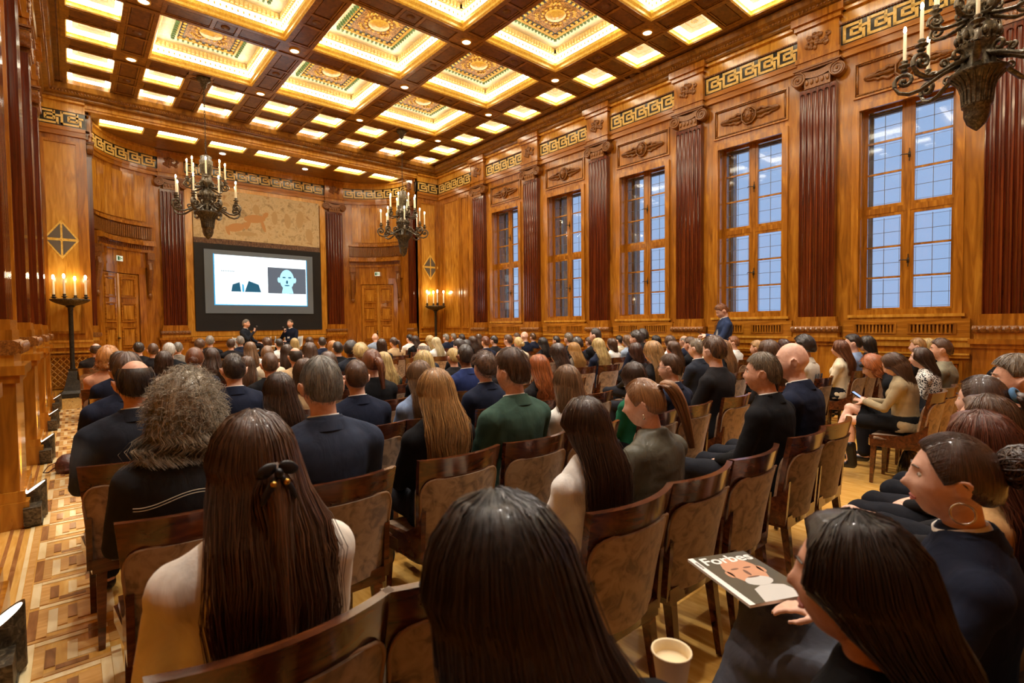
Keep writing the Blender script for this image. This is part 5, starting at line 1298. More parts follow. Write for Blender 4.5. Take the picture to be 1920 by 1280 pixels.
PEOPLE = [
 (1610, 958, -1, 'longstr', 'blk', 'black', 0.92, 0.25, 1.20),
 (940, 932, -1, 'longstr', 'blk', 'black', 0.43, 0.53, 1.27),
 (1790, 815, -1, 'bunbig', 'dbr', 'navyj', 1.62, 0.24, 1.22),
 (1835, 772, -1, 'long', 'redbr', 'tanj', 2.10, 0.25, 1.22),
 (475, 768, 0, 'halfup', 'brown', 'cream2', 0.30, 1.25, 1.31),
 (1115, 740, 0, 'longstr', 'dbr', 'whiteb', 1.42, 1.25, 1.23),
 (1850, 738, -1, 'bob', 'br', 'dk', 2.58, 0.29, 1.22),
 (1205, 712, 0, 'ponyh', 'brhi', 'satin', 1.79, 1.25, 1.27),
 (345, 708, 1, 'bigcurly', 'greybr', 'denim', 0.31, 2.22, 1.32),
 (1842, 706, -1, 'pony', 'dbr', 'dk', 3.07, 0.36, 1.25),
 (530, 697, 2, 'long', 'dbr', 'black', 0.94, 3.19, 1.23),
 (815, 690, 1, 'long', 'honey', 'black', 1.39, 2.22, 1.28),
 (1041, 686, 1, 'bob2', 'lbr', 'white', 2.33, 2.22, 1.24),
 (1193, 679, 1, 'bob2', 'dbr', 'emer', 3.09, 2.22, 1.22),
 (783, 676, 2, 'long', 'lbr', 'lblue', 1.85, 3.19, 1.25),
 (665, 675, 2, 'crew', 'br', 'navy', 1.38, 3.19, 1.28),
 (252, 672, 2, 'balding', 'dk', 'char', 0.23, 3.19, 1.35),
 (572, 672, 3, 'bob', 'br', 'tan', 1.39, 4.15, 1.25),
 (600, 670, 1, 'thin', 'salt', 'slate', 0.81, 2.22, 1.37),
 (463, 667, 5, 'long', 'br', 'olive', 1.42, 6.08, 1.19),
 (1638, 667, 0, 'curlybob', 'ginger', 'black', 6.05, 1.52, 1.15),
 (1910, 665, -1, 'short', 'grbr', 'black', 3.56, 0.29, 1.32),
 (1010, 664, 2, 'wavy', 'ginger', 'dk', 3.03, 3.19, 1.24),
 (237, 663, 3, 'short', 'br', 'navy2', 0.26, 4.15, 1.34),
 (438, 663, 3, 'crew', 'dk', 'navy', 0.88, 4.15, 1.31),
 (1252, 663, 1, 'thin', 'br', 'navy', 3.49, 2.22, 1.26),
 (506, 662, 4, 'crew', 'br', 'black', 1.39, 5.12, 1.26),
 (908, 662, 2, 'curly', 'br', 'navy', 2.44, 3.19, 1.28),
 (1684, 662, 0, 'long', 'br', 'beige', 5.76, 1.25, 1.20),
 (720, 660, 4, 'wavy', 'blonde', 'dgreen', 2.55, 5.12, 1.22),
 (1428, 660, 0, 'thin', 'grbr', 'blackk', 2.91, 1.25, 1.33),
 (226, 659, 5, 'short', 'dk', 'navy', 0.33, 6.08, 1.28),
 (614, 658, 4, 'long', 'br', 'dk', 1.94, 5.12, 1.25),
 (967, 658, 1, 'quiff', 'br', 'green', 1.93, 2.22, 1.35),
 (306, 657, 6, 'bob', 'dbr', 'navy', 0.78, 7.05, 1.24),
 (795, 656, 3, 'long', 'blonde', 'black', 2.48, 4.15, 1.27),
 (939, 656, 3, 'shaved', 'skin', 'dk', 3.40, 4.15, 1.23),
 (698, 655, 3, 'pony', 'aub', 'black', 1.96, 4.15, 1.30),
 (203, 651, 6, 'curlybob', 'straw', 'peach', 0.28, 7.05, 1.30),
 (1722, 651, 0, 'long', 'dbr', 'bwdot', 6.53, 1.25, 1.23),
 (873, 646, 3, 'crew', 'dk', 'royal', 2.95, 4.15, 1.31),
 (1484, 643, 0, 'shaved', 'skin', 'navyb', 3.32, 1.25, 1.37),
 (1760, 635, 0, 'short', 'br', 'sage', 7.48, 1.25, 1.29),
 (1720, 634, 1, 'short', 'honey', 'dk', 8.90, 1.72, 1.25),
 (1740, 634, 1, 'bob', 'blonde', 'dk', 9.40, 1.70, 1.24),
 (1507, 629, 1, 'curly', 'blk', 'whitej', 6.21, 2.22, 1.34),
 (850, 653, 4, 'short', 'blonde', 'dk', 3.46, 5.12, 1.22),
 (366, 652, 5, 'bun', 'aub', 'navyv', 0.94, 6.08, 1.30),
 (397, 652, 6, 'wavy', 'dbr', 'black', 1.26, 7.05, 1.26),
 (553, 650, 5, 'balding', 'dk', 'tan', 1.93, 6.08, 1.27),
 (501, 648, 6, 'bun', 'lbr', 'cream', 1.89, 7.05, 1.26),
 (537, 646, 7, 'long', 'dbr', 'black', 2.42, 8.01, 1.24),
 (676, 645, 5, 'curly', 'blonde', 'dk', 2.72, 6.08, 1.28),
 (180, 643, 10, 'balding', 'dbr', 'coat', 0.28, 10.90, 1.27),
 (287, 643, 9, 'crew', 'br', 'dk', 0.96, 9.94, 1.26),
 (317, 643, 8, 'short', 'white', 'black', 1.06, 8.97, 1.28),
 (1045, 643, 3, 'long', 'dbr', 'brown', 4.25, 4.15, 1.28),
 (260, 642, 10, 'short', 'dk', 'black', 0.85, 10.90, 1.26),
 (333, 642, 10, 'short', 'salt', 'tweed', 1.42, 10.90, 1.24),
 (581, 642, 6, 'long', 'br', 'black', 2.43, 7.05, 1.29),
 (793, 642, 5, 'balding', 'grey', 'char', 3.61, 6.08, 1.27),
 (1191, 642, 3, 'bob', 'aubd', 'dk', 5.75, 4.15, 1.24),
 (1076, 642, 4, 'long2', 'gold', 'taupe', 5.59, 5.12, 1.23),
 (633, 641, 7, 'short', 'dk', 'black', 3.20, 8.01, 1.25),
 (469, 640, 8, 'long', 'lbr', 'white', 2.15, 8.97, 1.27),
 (658, 640, 6, 'afro', 'blk', 'char', 3.01, 7.05, 1.28),
 (623, 638, 8, 'bob', 'straw', 'dk', 3.49, 8.97, 1.25),
 (1224, 638, 2, 'long', 'honey', 'dk', 4.73, 3.19, 1.31),
 (1261, 638, 3, 'long', 'br', 'pink', 6.66, 4.15, 1.24),
 (1420, 638, 2, 'short', 'honey', 'dk', 7.24, 3.19, 1.24),
 (875, 637, 6, 'short', 'blk', 'black', 5.03, 7.05, 1.25),
 (1355, 637, 2, 'long', 'brhi', 'black', 6.26, 3.19, 1.28),
 (1441, 637, 1, 'long', 'br', 'dk', 5.30, 2.22, 1.32),
 (1577, 637, 1, 'long', 'aub', 'cream', 7.44, 2.22, 1.26),
 (374, 636, 11, 'curly', 'br', 'dk', 1.92, 11.87, 1.27),
 (433, 636, 11, 'short', 'dbr', 'dk', 2.48, 11.87, 1.26),
 (861, 636, 5, 'short', 'dk', 'black', 4.21, 6.08, 1.30),
 (1324, 636, 3, 'curly', 'blonde', 'cream', 7.62, 4.15, 1.23),
 (1470, 636, 2, 'bob', 'aubd', 'dk', 8.14, 3.19, 1.24),
 (715, 635, 8, 'bob', 'dbr', 'dk', 4.43, 8.97, 1.26),
 (523, 634, 10, 'crew', 'dk', 'white', 3.15, 10.90, 1.27),
 (552, 634, 11, 'bob', 'blonde', 'black', 3.76, 11.87, 1.25),
 (1122, 634, 4, 'wavy', 'blonde', 'navy', 6.14, 5.12, 1.28),
 (1307, 634, 2, 'thin', 'grbr', 'char', 5.63, 3.19, 1.31),
 (500, 633, 11, 'curly', 'br', 'black', 3.18, 11.87, 1.27),
 (1084, 633, 5, 'curly', 'dk', 'black', 6.75, 6.08, 1.26),
 (1146, 633, 5, 'bob', 'br', 'white', 7.67, 6.08, 1.23),
 (604, 632, 10, 'short', 'dk', 'navy', 4.02, 10.90, 1.27),
 (738, 632, 9, 'pony', 'dbr', 'tan', 5.19, 9.94, 1.26),
 (817, 632, 8, 'long', 'plat', 'white', 5.64, 8.97, 1.26),
 (972, 632, 6, 'bun', 'blonde', 'cream', 6.20, 7.05, 1.27),
 (1018, 632, 6, 'long', 'blk', 'black', 6.82, 7.05, 1.25),
 (1105, 632, 6, 'short', 'br', 'navy', 8.17, 7.05, 1.22),
 (1294, 632, 3, 'short', 'br', 'black', 7.14, 4.15, 1.28),
 (580, 631, 12, 'bob', 'br', 'dk', 4.42, 12.83, 1.25),
 (910, 631, 7, 'short', 'aub', 'navy', 6.18, 8.01, 1.27),
 (1338, 631, 1, 'short', 'br', 'dk', 4.20, 2.22, 1.38),
 (1375, 631, 3, 'short', 'gingbr', 'white', 8.52, 4.15, 1.26),
 (393, 630, 12, 'short', 'grey', 'black', 2.27, 12.83, 1.32),
 (450, 630, 12, 'short', 'grey', 'navy', 2.87, 12.83, 1.30),
 (885, 630, 8, 'long', 'dbr', 'black', 6.56, 8.97, 1.26),
 (926, 630, 8, 'short', 'blk', 'dk', 7.16, 8.97, 1.25),
 (1043, 630, 7, 'short', 'dk', 'dk', 8.17, 8.01, 1.23),
 (778, 629, 10, 'long', 'dbr', 'black', 6.26, 10.90, 1.26),
 (1161, 629, 6, 'short', 'blk', 'cream', 9.17, 7.05, 1.23),
 (1625, 629, 1, 'bob', 'dk', 'black', 8.51, 2.22, 1.29),
 (806, 628, 9, 'long', 'blonde', 'white', 6.09, 9.94, 1.28),
 (952, 628, 7, 'short', 'br', 'white', 6.76, 8.01, 1.29),
 (1227, 628, 5, 'bob', 'blk', 'white', 9.08, 6.08, 1.25),
 (1256, 628, 4, 'bob', 'br', 'white', 8.12, 5.12, 1.28),
 (1283, 628, 4, 'balding', 'grey', 'navy', 8.60, 5.12, 1.27),
 (768, 627, 11, 'short', 'blk', 'white', 6.66, 11.87, 1.27),
 (1174, 627, 5, 'long', 'lbr', 'blueg', 8.13, 6.08, 1.28),
 (836, 626, 11, 'short', 'grey', 'navy', 7.78, 11.87, 1.26),
 (866, 626, 10, 'short', 'dk', 'dk', 7.64, 10.90, 1.27),
 (897, 626, 10, 'long', 'br', 'white', 8.18, 10.90, 1.26),
 (703, 625, 12, 'shaved', 'skin', 'blueg', 6.16, 12.83, 1.30),
 (850, 625, 12, 'short', 'grey', 'navy', 8.68, 12.83, 1.25),
 (969, 624, 9, 'short', 'br', 'dk', 8.69, 9.94, 1.28),
 (999, 624, 9, 'short', 'br', 'navy2', 9.25, 9.94, 1.27),
 (1066, 624, 6, 'short', 'grbr', 'dk', 7.54, 7.05, 1.32),
 (983, 622, 8, 'shaved', 'skin', 'navy', 8.08, 8.97, 1.33),
 (1193, 621, 4, 'curly', 'dk', 'navy', 7.11, 5.12, 1.37),
 (1117, 615, 5, 'crew', 'dk', 'dk', 7.23, 6.08, 1.42),
 (1206, 617, 5, 'curly', 'dk', 'dk', 9.15, 6.40, 1.37),
 (1596, 627, 1, 'short', 'dk', 'lblue', 7.86, 2.22, 1.32),
]
ROW_Y = lambda k: 1.065+.965*k
ORD = ['rearmost', 'second', 'third', 'fourth', 'fifth', 'sixth', 'seventh', 'eighth', 'ninth', 'tenth', 'eleventh', 'twelfth', 'thirteenth', 'fourteenth']
HNAME = dict(dbr='dark brown', dk='dark', br='brown', lbr='light brown', aub='auburn', aubd='dark auburn', straw='strawberry blond', salt='salt-and-pepper', white='white', grey='grey', greybr='greying brown', grbr='grey-brown', blonde='blond', plat='pale blond', honey='honey blond', gold='golden blond', ginger='ginger', gingbr='ginger-brown', brhi='highlighted brown', redbr='red-brown', blk='black', brown='brown', skin='')
SNAME = dict(short='short {} hair', crew='cropped {} hair', thin='thinning {} hair', quiff='swept-up {} hair', balding='balding {} hair', shaved='shaved head', curly='curly {} hair', afro='round {} curls', bigcurly='wild curly {} hair', curlybob='curly {} bob', long='long {} hair', long2='full {} hair', wavy='wavy {} hair', longstr='straight long {} hair', bob='{} bob', bob2='shoulder-length {} hair', halfup='half-up long {} hair', pony='{} ponytail', ponyh='high {} ponytail', bun='{} bun', bunbig='slick {} bun')
TNAME = dict(coat='dark coat', peach='peach top', navy='navy jacket', navy2='navy suit', char='charcoal suit', black='black top', dk='dark top', tweed='grey tweed jacket', navyv='navy waistcoat', denim='charcoal denim shirt', white='white top', olive='olive jacket', cream='cream top', tan='tan top', slate='slate-blue suit', blueg='grey-blue shirt', dgreen='dark green top', lblue='light blue jacket', royal='royal blue suit', green='green suit', brown='brown top', taupe='taupe sweater', emer='emerald blouse', whiteb='white blazer', satin='olive satin shirt', pink='pink top', whitej='white jacket', blackk='black jacket', navyb='dark navy suit', beige='beige blazer', bwdot='black-and-white dotted blouse', sage='sage shirt', tanj='tan jacket', navyj='navy jacket with cream collar', cream2='cream blazer')
FEM = {'curlybob', 'bob', 'bob2', 'long', 'long2', 'wavy', 'longstr', 'halfup', 'pony', 'ponyh', 'bun', 'bunbig'}
SUIT = {'navy', 'navy2', 'char', 'slate', 'royal', 'green', 'navyb', 'blackk', 'tweed'}
white_shirt = base_mat('white_shirt', L3(236, 230, 222), .7)
SKIN_OF = {(658, 640): skin_c, (873, 646): skin_c, (925, 630): skin_c}
used_labels = {}
def make_label(style, hair, top, k):
    d = SNAME[style].format(HNAME[hair]).replace('  ', ' ').strip(); t = TNAME[top]
    return d, t, '%s row' % ORD[k+1]
dm = cloth_mat('bwdot', CC['bwdot']); vo = nd(dm, 'ShaderNodeTexVoronoi'); vo.inputs['Scale'].default_value = 55; vr = ramp(dm, [(.0, L3(28, 26, 28)), (.40, L3(28, 26, 28)), (.46, L3(226, 222, 214)), (1., L3(226, 222, 214))])
tcd = nd(dm, 'ShaderNodeTexCoord'); lk(dm, tcd, 'Object', vo, 'Vector'); lk(dm, vo, 'Distance', vr, 'Fac'); lk(dm, vr, 'Color', dm.node_tree.nodes['Principled BSDF'], 'Base Color')
# generic poses
M0 = lambda y=0: fig(('M', y), yaw=y)
F0 = lambda y=0: fig(('F', y), female=True, yaw=y)
for y_ in (0, 16, -14): M0(y_); F0(y_)
rgp = random.Random(11)
NEAR = {  # people built in a pose of their own: figure arguments
 (940, 932): dict(female=True, lean=24, yaw=-4, pitch=6, vox=.0115),
 (1610, 958): dict(female=True, yaw=10, pitch=2, vox=.0072, arms=[((-.23, -.02, .66), (-.06, .26, .60)), ((.25, -.04, .69), (.125, .115, .735))], hands=[((.4, .9, -.1), (0, .2, 1), .5), ((-.75, .6, .1), (.5, .6, .6), 1.0)]),
 (1790, 815): dict(female=True, yaw=0, vox=.0072, legs='cross', arms=[((-.29, -.0, .70), (-.17, .22, .775)), ((.25, .0, .68), (.10, .22, .64))], hands=[((.05, 1, -.12), (0, .2, 1), .35), ((-.5, .85, 0), (0, .2, 1), .5)]),
 (1684, 662): dict(female=True, pitch=30, lean=8, yaw=8, vox=.0088, legs='cross', bare=True, arms=[((-.22, .06, .70), (-.045, .27, .735)), ((.22, .06, .70), (.045, .27, .735))], hands=[((.25, .9, .25), (-.55, .3, .6), .7), ((-.25, .9, .25), (.55, .3, .6), .7)]),
 (1850, 738): dict(female=True, yaw=6, legs='cross', bare=True, vox=.011),
 (1428, 660): dict(yaw=14, vox=.0088, lean=3), (1484, 643): dict(yaw=18, vox=.0088, lean=4),
 (1205, 712): dict(female=True, yaw=22, pitch=10, lean=6, vox=.0088), (1638, 667): dict(female=True, lean=38, pitch=22, yaw=12, vox=.011),
 (1252, 663): dict(yaw=14, vox=.0105), (1722, 651): dict(female=True, lean=8, yaw=10, vox=.011), (1760, 635): dict(yaw=14, vox=.011),
 (475, 768): dict(female=True, yaw=4, vox=.011, shoulder=1.04), (345, 708): dict(lean=2, yaw=-6, vox=.011), (600, 670): dict(yaw=-3, vox=.0105, shoulder=1.05), (967, 658): dict(yaw=10, vox=.0105, shoulder=1.04),
}
NEARQ = {(940, 932): 1.45, (1610, 958): 1.45, (1790, 815): 1.45, (475, 768): 1.45, (345, 708): 1.45, (1115, 740): 1.45, (1205, 712): 1.45, (815, 690): 1.45, (600, 670): 1.45, (967, 658): 1.45, (1835, 772): 1.45, (1850, 738): 1.45, (1842, 706): 1.45, (1428, 660): 1.45, (530, 697): 1.3, (252, 672): 1.3, (1684, 662): 1.3, (1041, 686): 1.3, (665, 675): 1.3, (908, 662): 1.3, (1076, 642): 1.3, (1193, 679): 1.3, (1252, 663): 1.3, (366, 652): 1.3, (783, 676): 1.3}
placed = {}; chair_at = []; plan = []; FIXED = {(1720, 634), (1740, 634)}; FIXX = {(1684, 662): 5.78, (1638, 667): 6.27, (1722, 651): 6.76, (1760, 635): 7.25}
for (u, v, k, style, hair, top, X, Y, Z) in PEOPLE:
    fem = style in FEM or (u, v) in ((1076, 642),)
    d, t, rw = make_label(style, hair, top, k); key_ = (u, v)
    lab = {(940, 932): 'person with centre-parted black hair leaning forward, rearmost row by the aisle side', (1610, 958): 'person with straight black hair holding a paper cup, rearmost row', (1684, 662): 'person in beige blazer with crossed bare legs looking at a phone'}.get(key_, 'person with %s in %s, %s from back' % (d, t, rw))
    key = (u, v)
    if key in NEAR: F = fig(('near',)+key, **NEAR[key])
    else:
        ya = (-14 if rgp.random() < .5 else 0) if X < 3 else (0 if rgp.random() < .4 else 16 if X > 5 else rgp.choice((0, 16, -14)))
        F = (F0 if fem else M0)(ya)
    ztop = max(p.co.z for p in F['body'].vertices) if 'zt' not in F else F['zt']; F['zt'] = ztop
    dr_ = NEAR.get(key, {}).get('pitch', 0) if style in FEM else 0; dr_ = dr_ if dr_ > 12 else 0
    rz = rgp.uniform(-.05, .05) if key not in NEAR else 0
    s = 1.0; X0, Y0, Z0 = X, Y, Z
    for _i in range(3):
        hx, hy = F['hc'][0]*s, F['hc'][1]*s
        py = ROW_Y(k)+.258+.070 if k >= 0 and key not in FIXED else Y0-hy
        Yh = py+hy; X = X0*Yh/Y0; Z = EYE-(EYE-Z0)*Yh/Y0
        s = min(max((Z-.476)/(ztop-.45+(.012 if style != 'shaved' else 0)), .84), 1.12)
    if key in FIXX:      # second block of seats, set a little further back
        py = ROW_Y(0)-.13+.258+.07; X, Y1, Z = at_x(u, v, FIXX[key]); s = min(max((Z-.476)/(ztop-.45+.012), .84), 1.12)
    px = X-hx
    if key == (1790, 815): rz = R(14)
    plan.append([key, k, px, py, rz, s, F, style, hair, top, X, Y, Z, lab, d, t, rw, dr_])
# neighbours in a row keep at least a seat's width
for _it in range(12):
    for k in range(1, 13):
        L = sorted((p for p in plan if p[1] == k and p[0] not in FIXED), key=lambda p: p[2])
        for a_, b_ in zip(L, L[1:]):
            g_ = .485-(b_[2]-a_[2])
            if g_ > 0: a_[2] -= g_/2; b_[2] += g_/2
for key, k, px, py, rz, s, F, style, hair, top, X, Y, Z, lab, d, t, rw, dr_ in plan:
    hm = hair_mat(hair, HC[hair]) if style != 'shaved' else hair_mat('br', HC['br'])
    q = NEARQ.get(key, .2 if Y > 5 or X > 5 else .5)
    q = q if key in NEARQ else round(q, 2)
    sk = SKIN_OF.get(key, skin_a if rgp.random() < .6 else skin_b)
    tm = cloth_mat(top, CC[top], *((.35, .5, 0.) if top == 'satin' else ()))
    tr = trou_gr if key in ((1790, 815), (1610, 958)) else trou_cr if top in ('tanj', 'whiteb') else cloth_mat('black_skirt', (22, 21, 23)) if key == (1684, 662) else trou_dk
    p = person(F, px, py, s, rz, style, hm, tm, lab, sk, tr, white_shirt if top in SUIT or top == 'navyj' else None, q, 1+len(placed) % 2 if q < 1 else 1, face=(X > 2.2 or k == -1), top_name={'white': 'shirt'}.get(top, 'jacket' if top in SUIT or 'blazer' in TNAME[top] or 'jacket' in TNAME[top] else 'top'), z=.026+.45*(1-s), droop=dr_)
    placed[key] = (p, F, s, d, t, rw); used_labels.setdefault(lab, []).append((p, k, X, d, t, rw))
    chair_at.append((k, px, py-.070, d, t, rw))
# same description twice in one row: tell them apart by the neighbour
for lab, L in used_labels.items():
    if len(L) < 2: continue
    for (p, k, X, d, t, rw) in L:
        nb = sorted((abs(c[1]-X), c) for c in chair_at if c[0] == k and abs(c[1]-X) > .2)
        p['label'] = 'person with %s in %s beside %s, %s' % (d, t, nb[0][1][3] if nb else 'the aisle', rw)
seen = {}
for (k, px, py, d, t, rw) in chair_at:
    lab = 'velvet-backed chair under the %s and %s, %s' % (d, t, rw)
    seen[lab] = seen.get(lab, 0)+1
    c = chair(px, py, lab, 0, near=(k <= 3))
    if seen[lab] > 1:
        nb = sorted((abs(q_[1]-px), q_) for q_ in chair_at if q_[0] == k and abs(q_[1]-px) > .2)
        c['label'] = 'velvet-backed chair under %s beside %s, %s' % (d, nb[0][1][3], rw)
occupied = {}
for (k, px, py, *_r) in chair_at: occupied.setdefault(k, []).append(px)
for k, xs_, nm in ((0, (.78, 2.27, 2.50), 0), (1, (6.72, 8.35), 0), (2, (3.6, 6.75), 0), (3, (.26,), 0), (5, (5.3,), 0), (8, (5.1,), 0)):
    for x_ in xs_:
        if all(abs(x_-o) > .43 for o in occupied.get(k, [])):
            nb = sorted((abs(c[1]-x_), c) for c in chair_at if c[0] == k)
            chair(x_, ROW_Y(k)+.258, 'empty velvet-backed chair beside %s and %s, %s row' % (nb[0][1][3], nb[0][1][4], ORD[k+1])); occupied.setdefault(k, []).append(x_)

# ---- accessories on people
def attach(key, mb, name, mat, M=None, smooth=True):
    p, F, s, *_r = placed[key]
    o = mb.build(name, mat, p, smooth=smooth); o.matrix_local = Matrix.Translation(Vector(F['hc'])) @ F['HM'].to_4x4(); return o
bowm = base_mat('black_ribbon', L3(20, 19, 22), .4); pearl = base_mat('gilt_bead', L3(200, 160, 80), .25, metal=1)
b = MB()
for s_ in (-1, 1):
    b.sphere((s_*.024, -.158, .016), (.024, .007, .015), 10, 8, M=Matrix.Rotation(s_*.45, 3, 'Y')); b.sphere((s_*.022, -.164, -.028), (.010, .006, .035), 8, 6, M=Matrix.Rotation(-s_*.5, 3, 'Y'))
b.sphere((0, -.165, .008), (.010, .010, .012))
bo = attach((475, 768), b, 'hair_bow', bowm); attach((475, 768), MB().sphere((-.014, -.172, -.012), .008).sphere((.014, -.172, -.012), .008), 'bow_bead', pearl)
silver = base_mat('silver_hoop', L3(206, 200, 190), .2, metal=1)
for s_ in (-1, 1): attach((1790, 815), MB().tube([(s_*.086+.004*math.sin(a), -.012+.026*math.cos(a)*1.0, -.068+.026*math.sin(a)) for a in np.linspace(0, 2*PI, 25)], .0028, 7), 'hoop_earring', silver)
for s_ in (-1, 1): attach((1205, 712), MB().sphere((s_*.086, -.010, -.046), .005).sphere((s_*.086, -.010, -.060), .007), 'earring', silver)
attach((1842, 706), MB().tube([(.024*math.cos(a), -.124+.024*math.sin(a)*.5, .045+.026*math.sin(a)) for a in np.linspace(0, 2*PI, 17)], .012, 8), 'scrunchie', cloth_mat('scrunchie', (90, 130, 170)))
attach((1638, 667), MB().lathe([(.088, .035), (.094, .04), (.094, .07), (.086, .076)], 24, (0, -.004, 0), sy=1.25), 'headband', blackm)
glm = base_mat('spectacle_frame', L3(40, 34, 30), .3)
def spectacles(key):
    g = MB()
    for s_ in (-1, 1):
        g.tube([(s_*.032+.022*math.cos(a), .098-.006*abs(math.cos(a)), .008+.017*math.sin(a)) for a in np.linspace(0, 2*PI, 15)], .0016, 5); g.tube([(s_*.054, .092, .012), (s_*.078, .03, .012), (s_*.083, -.02, .004)], .0016, 5)
    g.tube([(-.01, .099, .010), (0, .103, .013), (.01, .099, .010)], .0016, 5); attach(key, g, 'spectacles', glm)
for k_ in ((1252, 663), (1307, 634), (1066, 624), (873, 646)): spectacles(k_)
def lanyard(key, m):
    p, F, s, *_r = placed[key]; pts = [(.072*math.cos(a), -.10+.075*math.sin(a), 1.045-.02*math.sin(a)) for a in np.linspace(-.3, PI+.3, 15)]
    pts = [(.085, .0, .93)]+pts[0:]+[(-.085, .0, .93)]; MB().tube(pts, .007, 5, flat=.4).build('lanyard', m, p, smooth=True)
lanyard((1428, 660), base_mat('lanyard_black', L3(30, 30, 34), .6))
# yoke stitching on the denim shirt
p_, F_, s_0, *_r = placed[(345, 708)]
stm = base_mat('cream_stitch', L3(196, 186, 166), .8)
def on_back(x, z): return (x, -.104-(.112+.020)*math.sqrt(max(.05, 1-(x/.215)**2))-.004, z)
for dz in (0, .010): MB().tube([on_back(-.185+.37*i/24, .865+dz-.022*math.cos(2*PI*i/24*1)) for i in range(25)], .0016, 4).build('yoke_stitching', stm, p_)

pj = placed[(1507, 629)][0]
sq = MB(); rgq = random.Random(2)
for w_ in range(4): sq.tube([(-.10+.055*w_+.02*math.cos(a*1.7+w_), -.242+.012*abs(-.10+.055*w_)/.1, .84+.035*math.sin(a*2.3+w_)) for a in np.linspace(0, 5, 16)], .003, 5)
sq.build('embroidery', base_mat('dark_thread', L3(60, 60, 66), .8), pj)
# ---- standing man by the windows
SF = fig('standing', legs='stand', pitch=28, yaw=8, vox=.0105, arms=[((-.23, .0, .70), (-.05, .20, .74)), ((.23, .0, .70), (.06, .20, .74))], hands=[((.3, .9, .1), (-.4, .3, .7), .8), ((-.3, .9, .1), (.4, .3, .7), .8)])
sx, sy, sz = at_x(1347, 571, 9.25); zt = max(p.co.z for p in SF['body'].vertices); ss = sz/(zt+.39)
stn = person(SF, sx, sy, ss, R(40), 'short', hair_mat('gingbr', HC['gingbr']), cloth_mat('blazer_blue', (46, 58, 88)), 'standing person in blue blazer and white shirt looking at a phone by the windows', skin_a, trou_dk, white_shirt, .9, 1, True, 'people standing', .385*ss, 'jacket')
MB().prism([(-.045, .60), (.045, .60), (.05, .80), (.035, 1.0), (-.035, 1.0), (-.05, .80)], .012, .034, f=lambda a, b_, c: (a, c-.012*(b_ > .9)-.055*(b_ > .95), b_)).build('shirt_front', white_shirt, stn)
MB().tube([(-.05, -.02, 1.03), (-.06, .04, .93), (-.02, .046, .80), (0, .05, .72), (.02, .046, .80), (.06, .04, .93), (.05, -.02, 1.03)], .006, 5, flat=.5).build('lanyard', MATS['lanyard_black'], stn)
phone_m = base_mat('phone_black', L3(22, 22, 26), .2); phone_s = base_mat('phone_screen', (.02, .02, .03), .2, emis=(.35, .5, .9), es=1.2)
def local_to_world(px, py, pz, s, rz, l):
    c, q = math.cos(rz), math.sin(rz); return (px+s*(l[0]*c-l[1]*q), py+s*(l[0]*q+l[1]*c), pz+s*l[2])
def phone(loc, rz, tilt, label):
    o = tag(MB().box(-.036, .036, -.075, .075, -.004, .004).build('phone', phone_m, None, loc), label, 'phone'); o.rotation_euler = (R(tilt), 0, rz); MB().box(-.032, .032, -.07, .07, .004, .0046).build('screen', phone_s, o); return o
phone(local_to_world(sx, sy, .385*ss, ss, R(40), (0, .275, .765)), R(40), 30, 'black phone held by the standing person by the windows')
pw = placed[(1684, 662)][0]; phone(local_to_world(pw.location.x, pw.location.y, pw.location.z, pw.scale.x, pw.rotation_euler.z, (0, .335, .775)), 0, 35, 'phone with lit screen held by the person in the beige blazer')

# ---- the two speakers
mic_m = base_mat('microphone_black', L3(26, 26, 28), .4); mic_g = base_mat('microphone_grille', L3(110, 110, 112), .3, metal=.8)
def speaker(u, v, rz, style, hair, top, label, mlabel, arms, hands, tie):
    F = fig('speaker%d' % u, vox=.011, yaw=0, arms=arms, hands=hands); x, y, z = at_y(u, v, 16.33); zt = max(p.co.z for p in F['body'].vertices); s = (z-.40)/(zt+.01); s = min(max(s, .92), 1.08)
    p = person(F, x, 16.33, s, rz, style, hair, top, label, skin_a, trou_dk, white_shirt, .8, 1, True, 'speakers on the podium', z-(zt+.01)*s+.02)
    MB().prism([(-.035, .72), (.035, .72), (.055, 1.0), (-.055, 1.0)], .018, .034, f=lambda a, b_, c: (a, c-.07*(b_ > .95), b_)).build('shirt_front', white_shirt, p)
    if tie: MB().prism([(-.012, .98), (.012, .98), (.022, .75), (0, .71), (-.022, .75)], .036, .042, f=lambda a, b_, c: (a, c-.07*(b_ > .95), b_)).build('tie', tie, p)
    w = arms[1][1]; q = local_to_world(x, 16.33, p.location.z, s, rz, (w[0]-.03, w[1]+.05, w[2]+.05))
    m = tag(MB().tube([(0, 0, -.07), (0, 0, .09)], [.011, .015], 10).sphere((0, 0, .11), .024).build('microphone', [mic_m], None, q, smooth=True), mlabel, 'microphone', 'microphones of the speakers'); m.rotation_euler = (R(-12), 0, rz)
    MB().sphere((0, 0, .112), .0255, 12, 8).build('grille', mic_g, m, smooth=True)
ar = [((-.24, .0, .70), (-.06, .22, .62)), ((.22, .06, .72), (.05, .16, .93))]; hn = [((.3, .9, 0), (0, .2, 1), .5), ((-.3, .3, .9), (.5, .8, -.2), 1.1)]
speaker(466, 600, R(-127), 'thin', hair_mat('grey', HC['grey']), cloth_mat('char', CC['char']), 'grey-haired speaker in dark suit with tie seated on the podium holding a microphone', 'microphone held by the grey-haired speaker', ar, hn, cloth_mat('tie_plum', (96, 60, 70)))
ar = [((-.24, .0, .70), (-.06, .22, .64)), ((.22, .06, .72), (.04, .17, .90))]
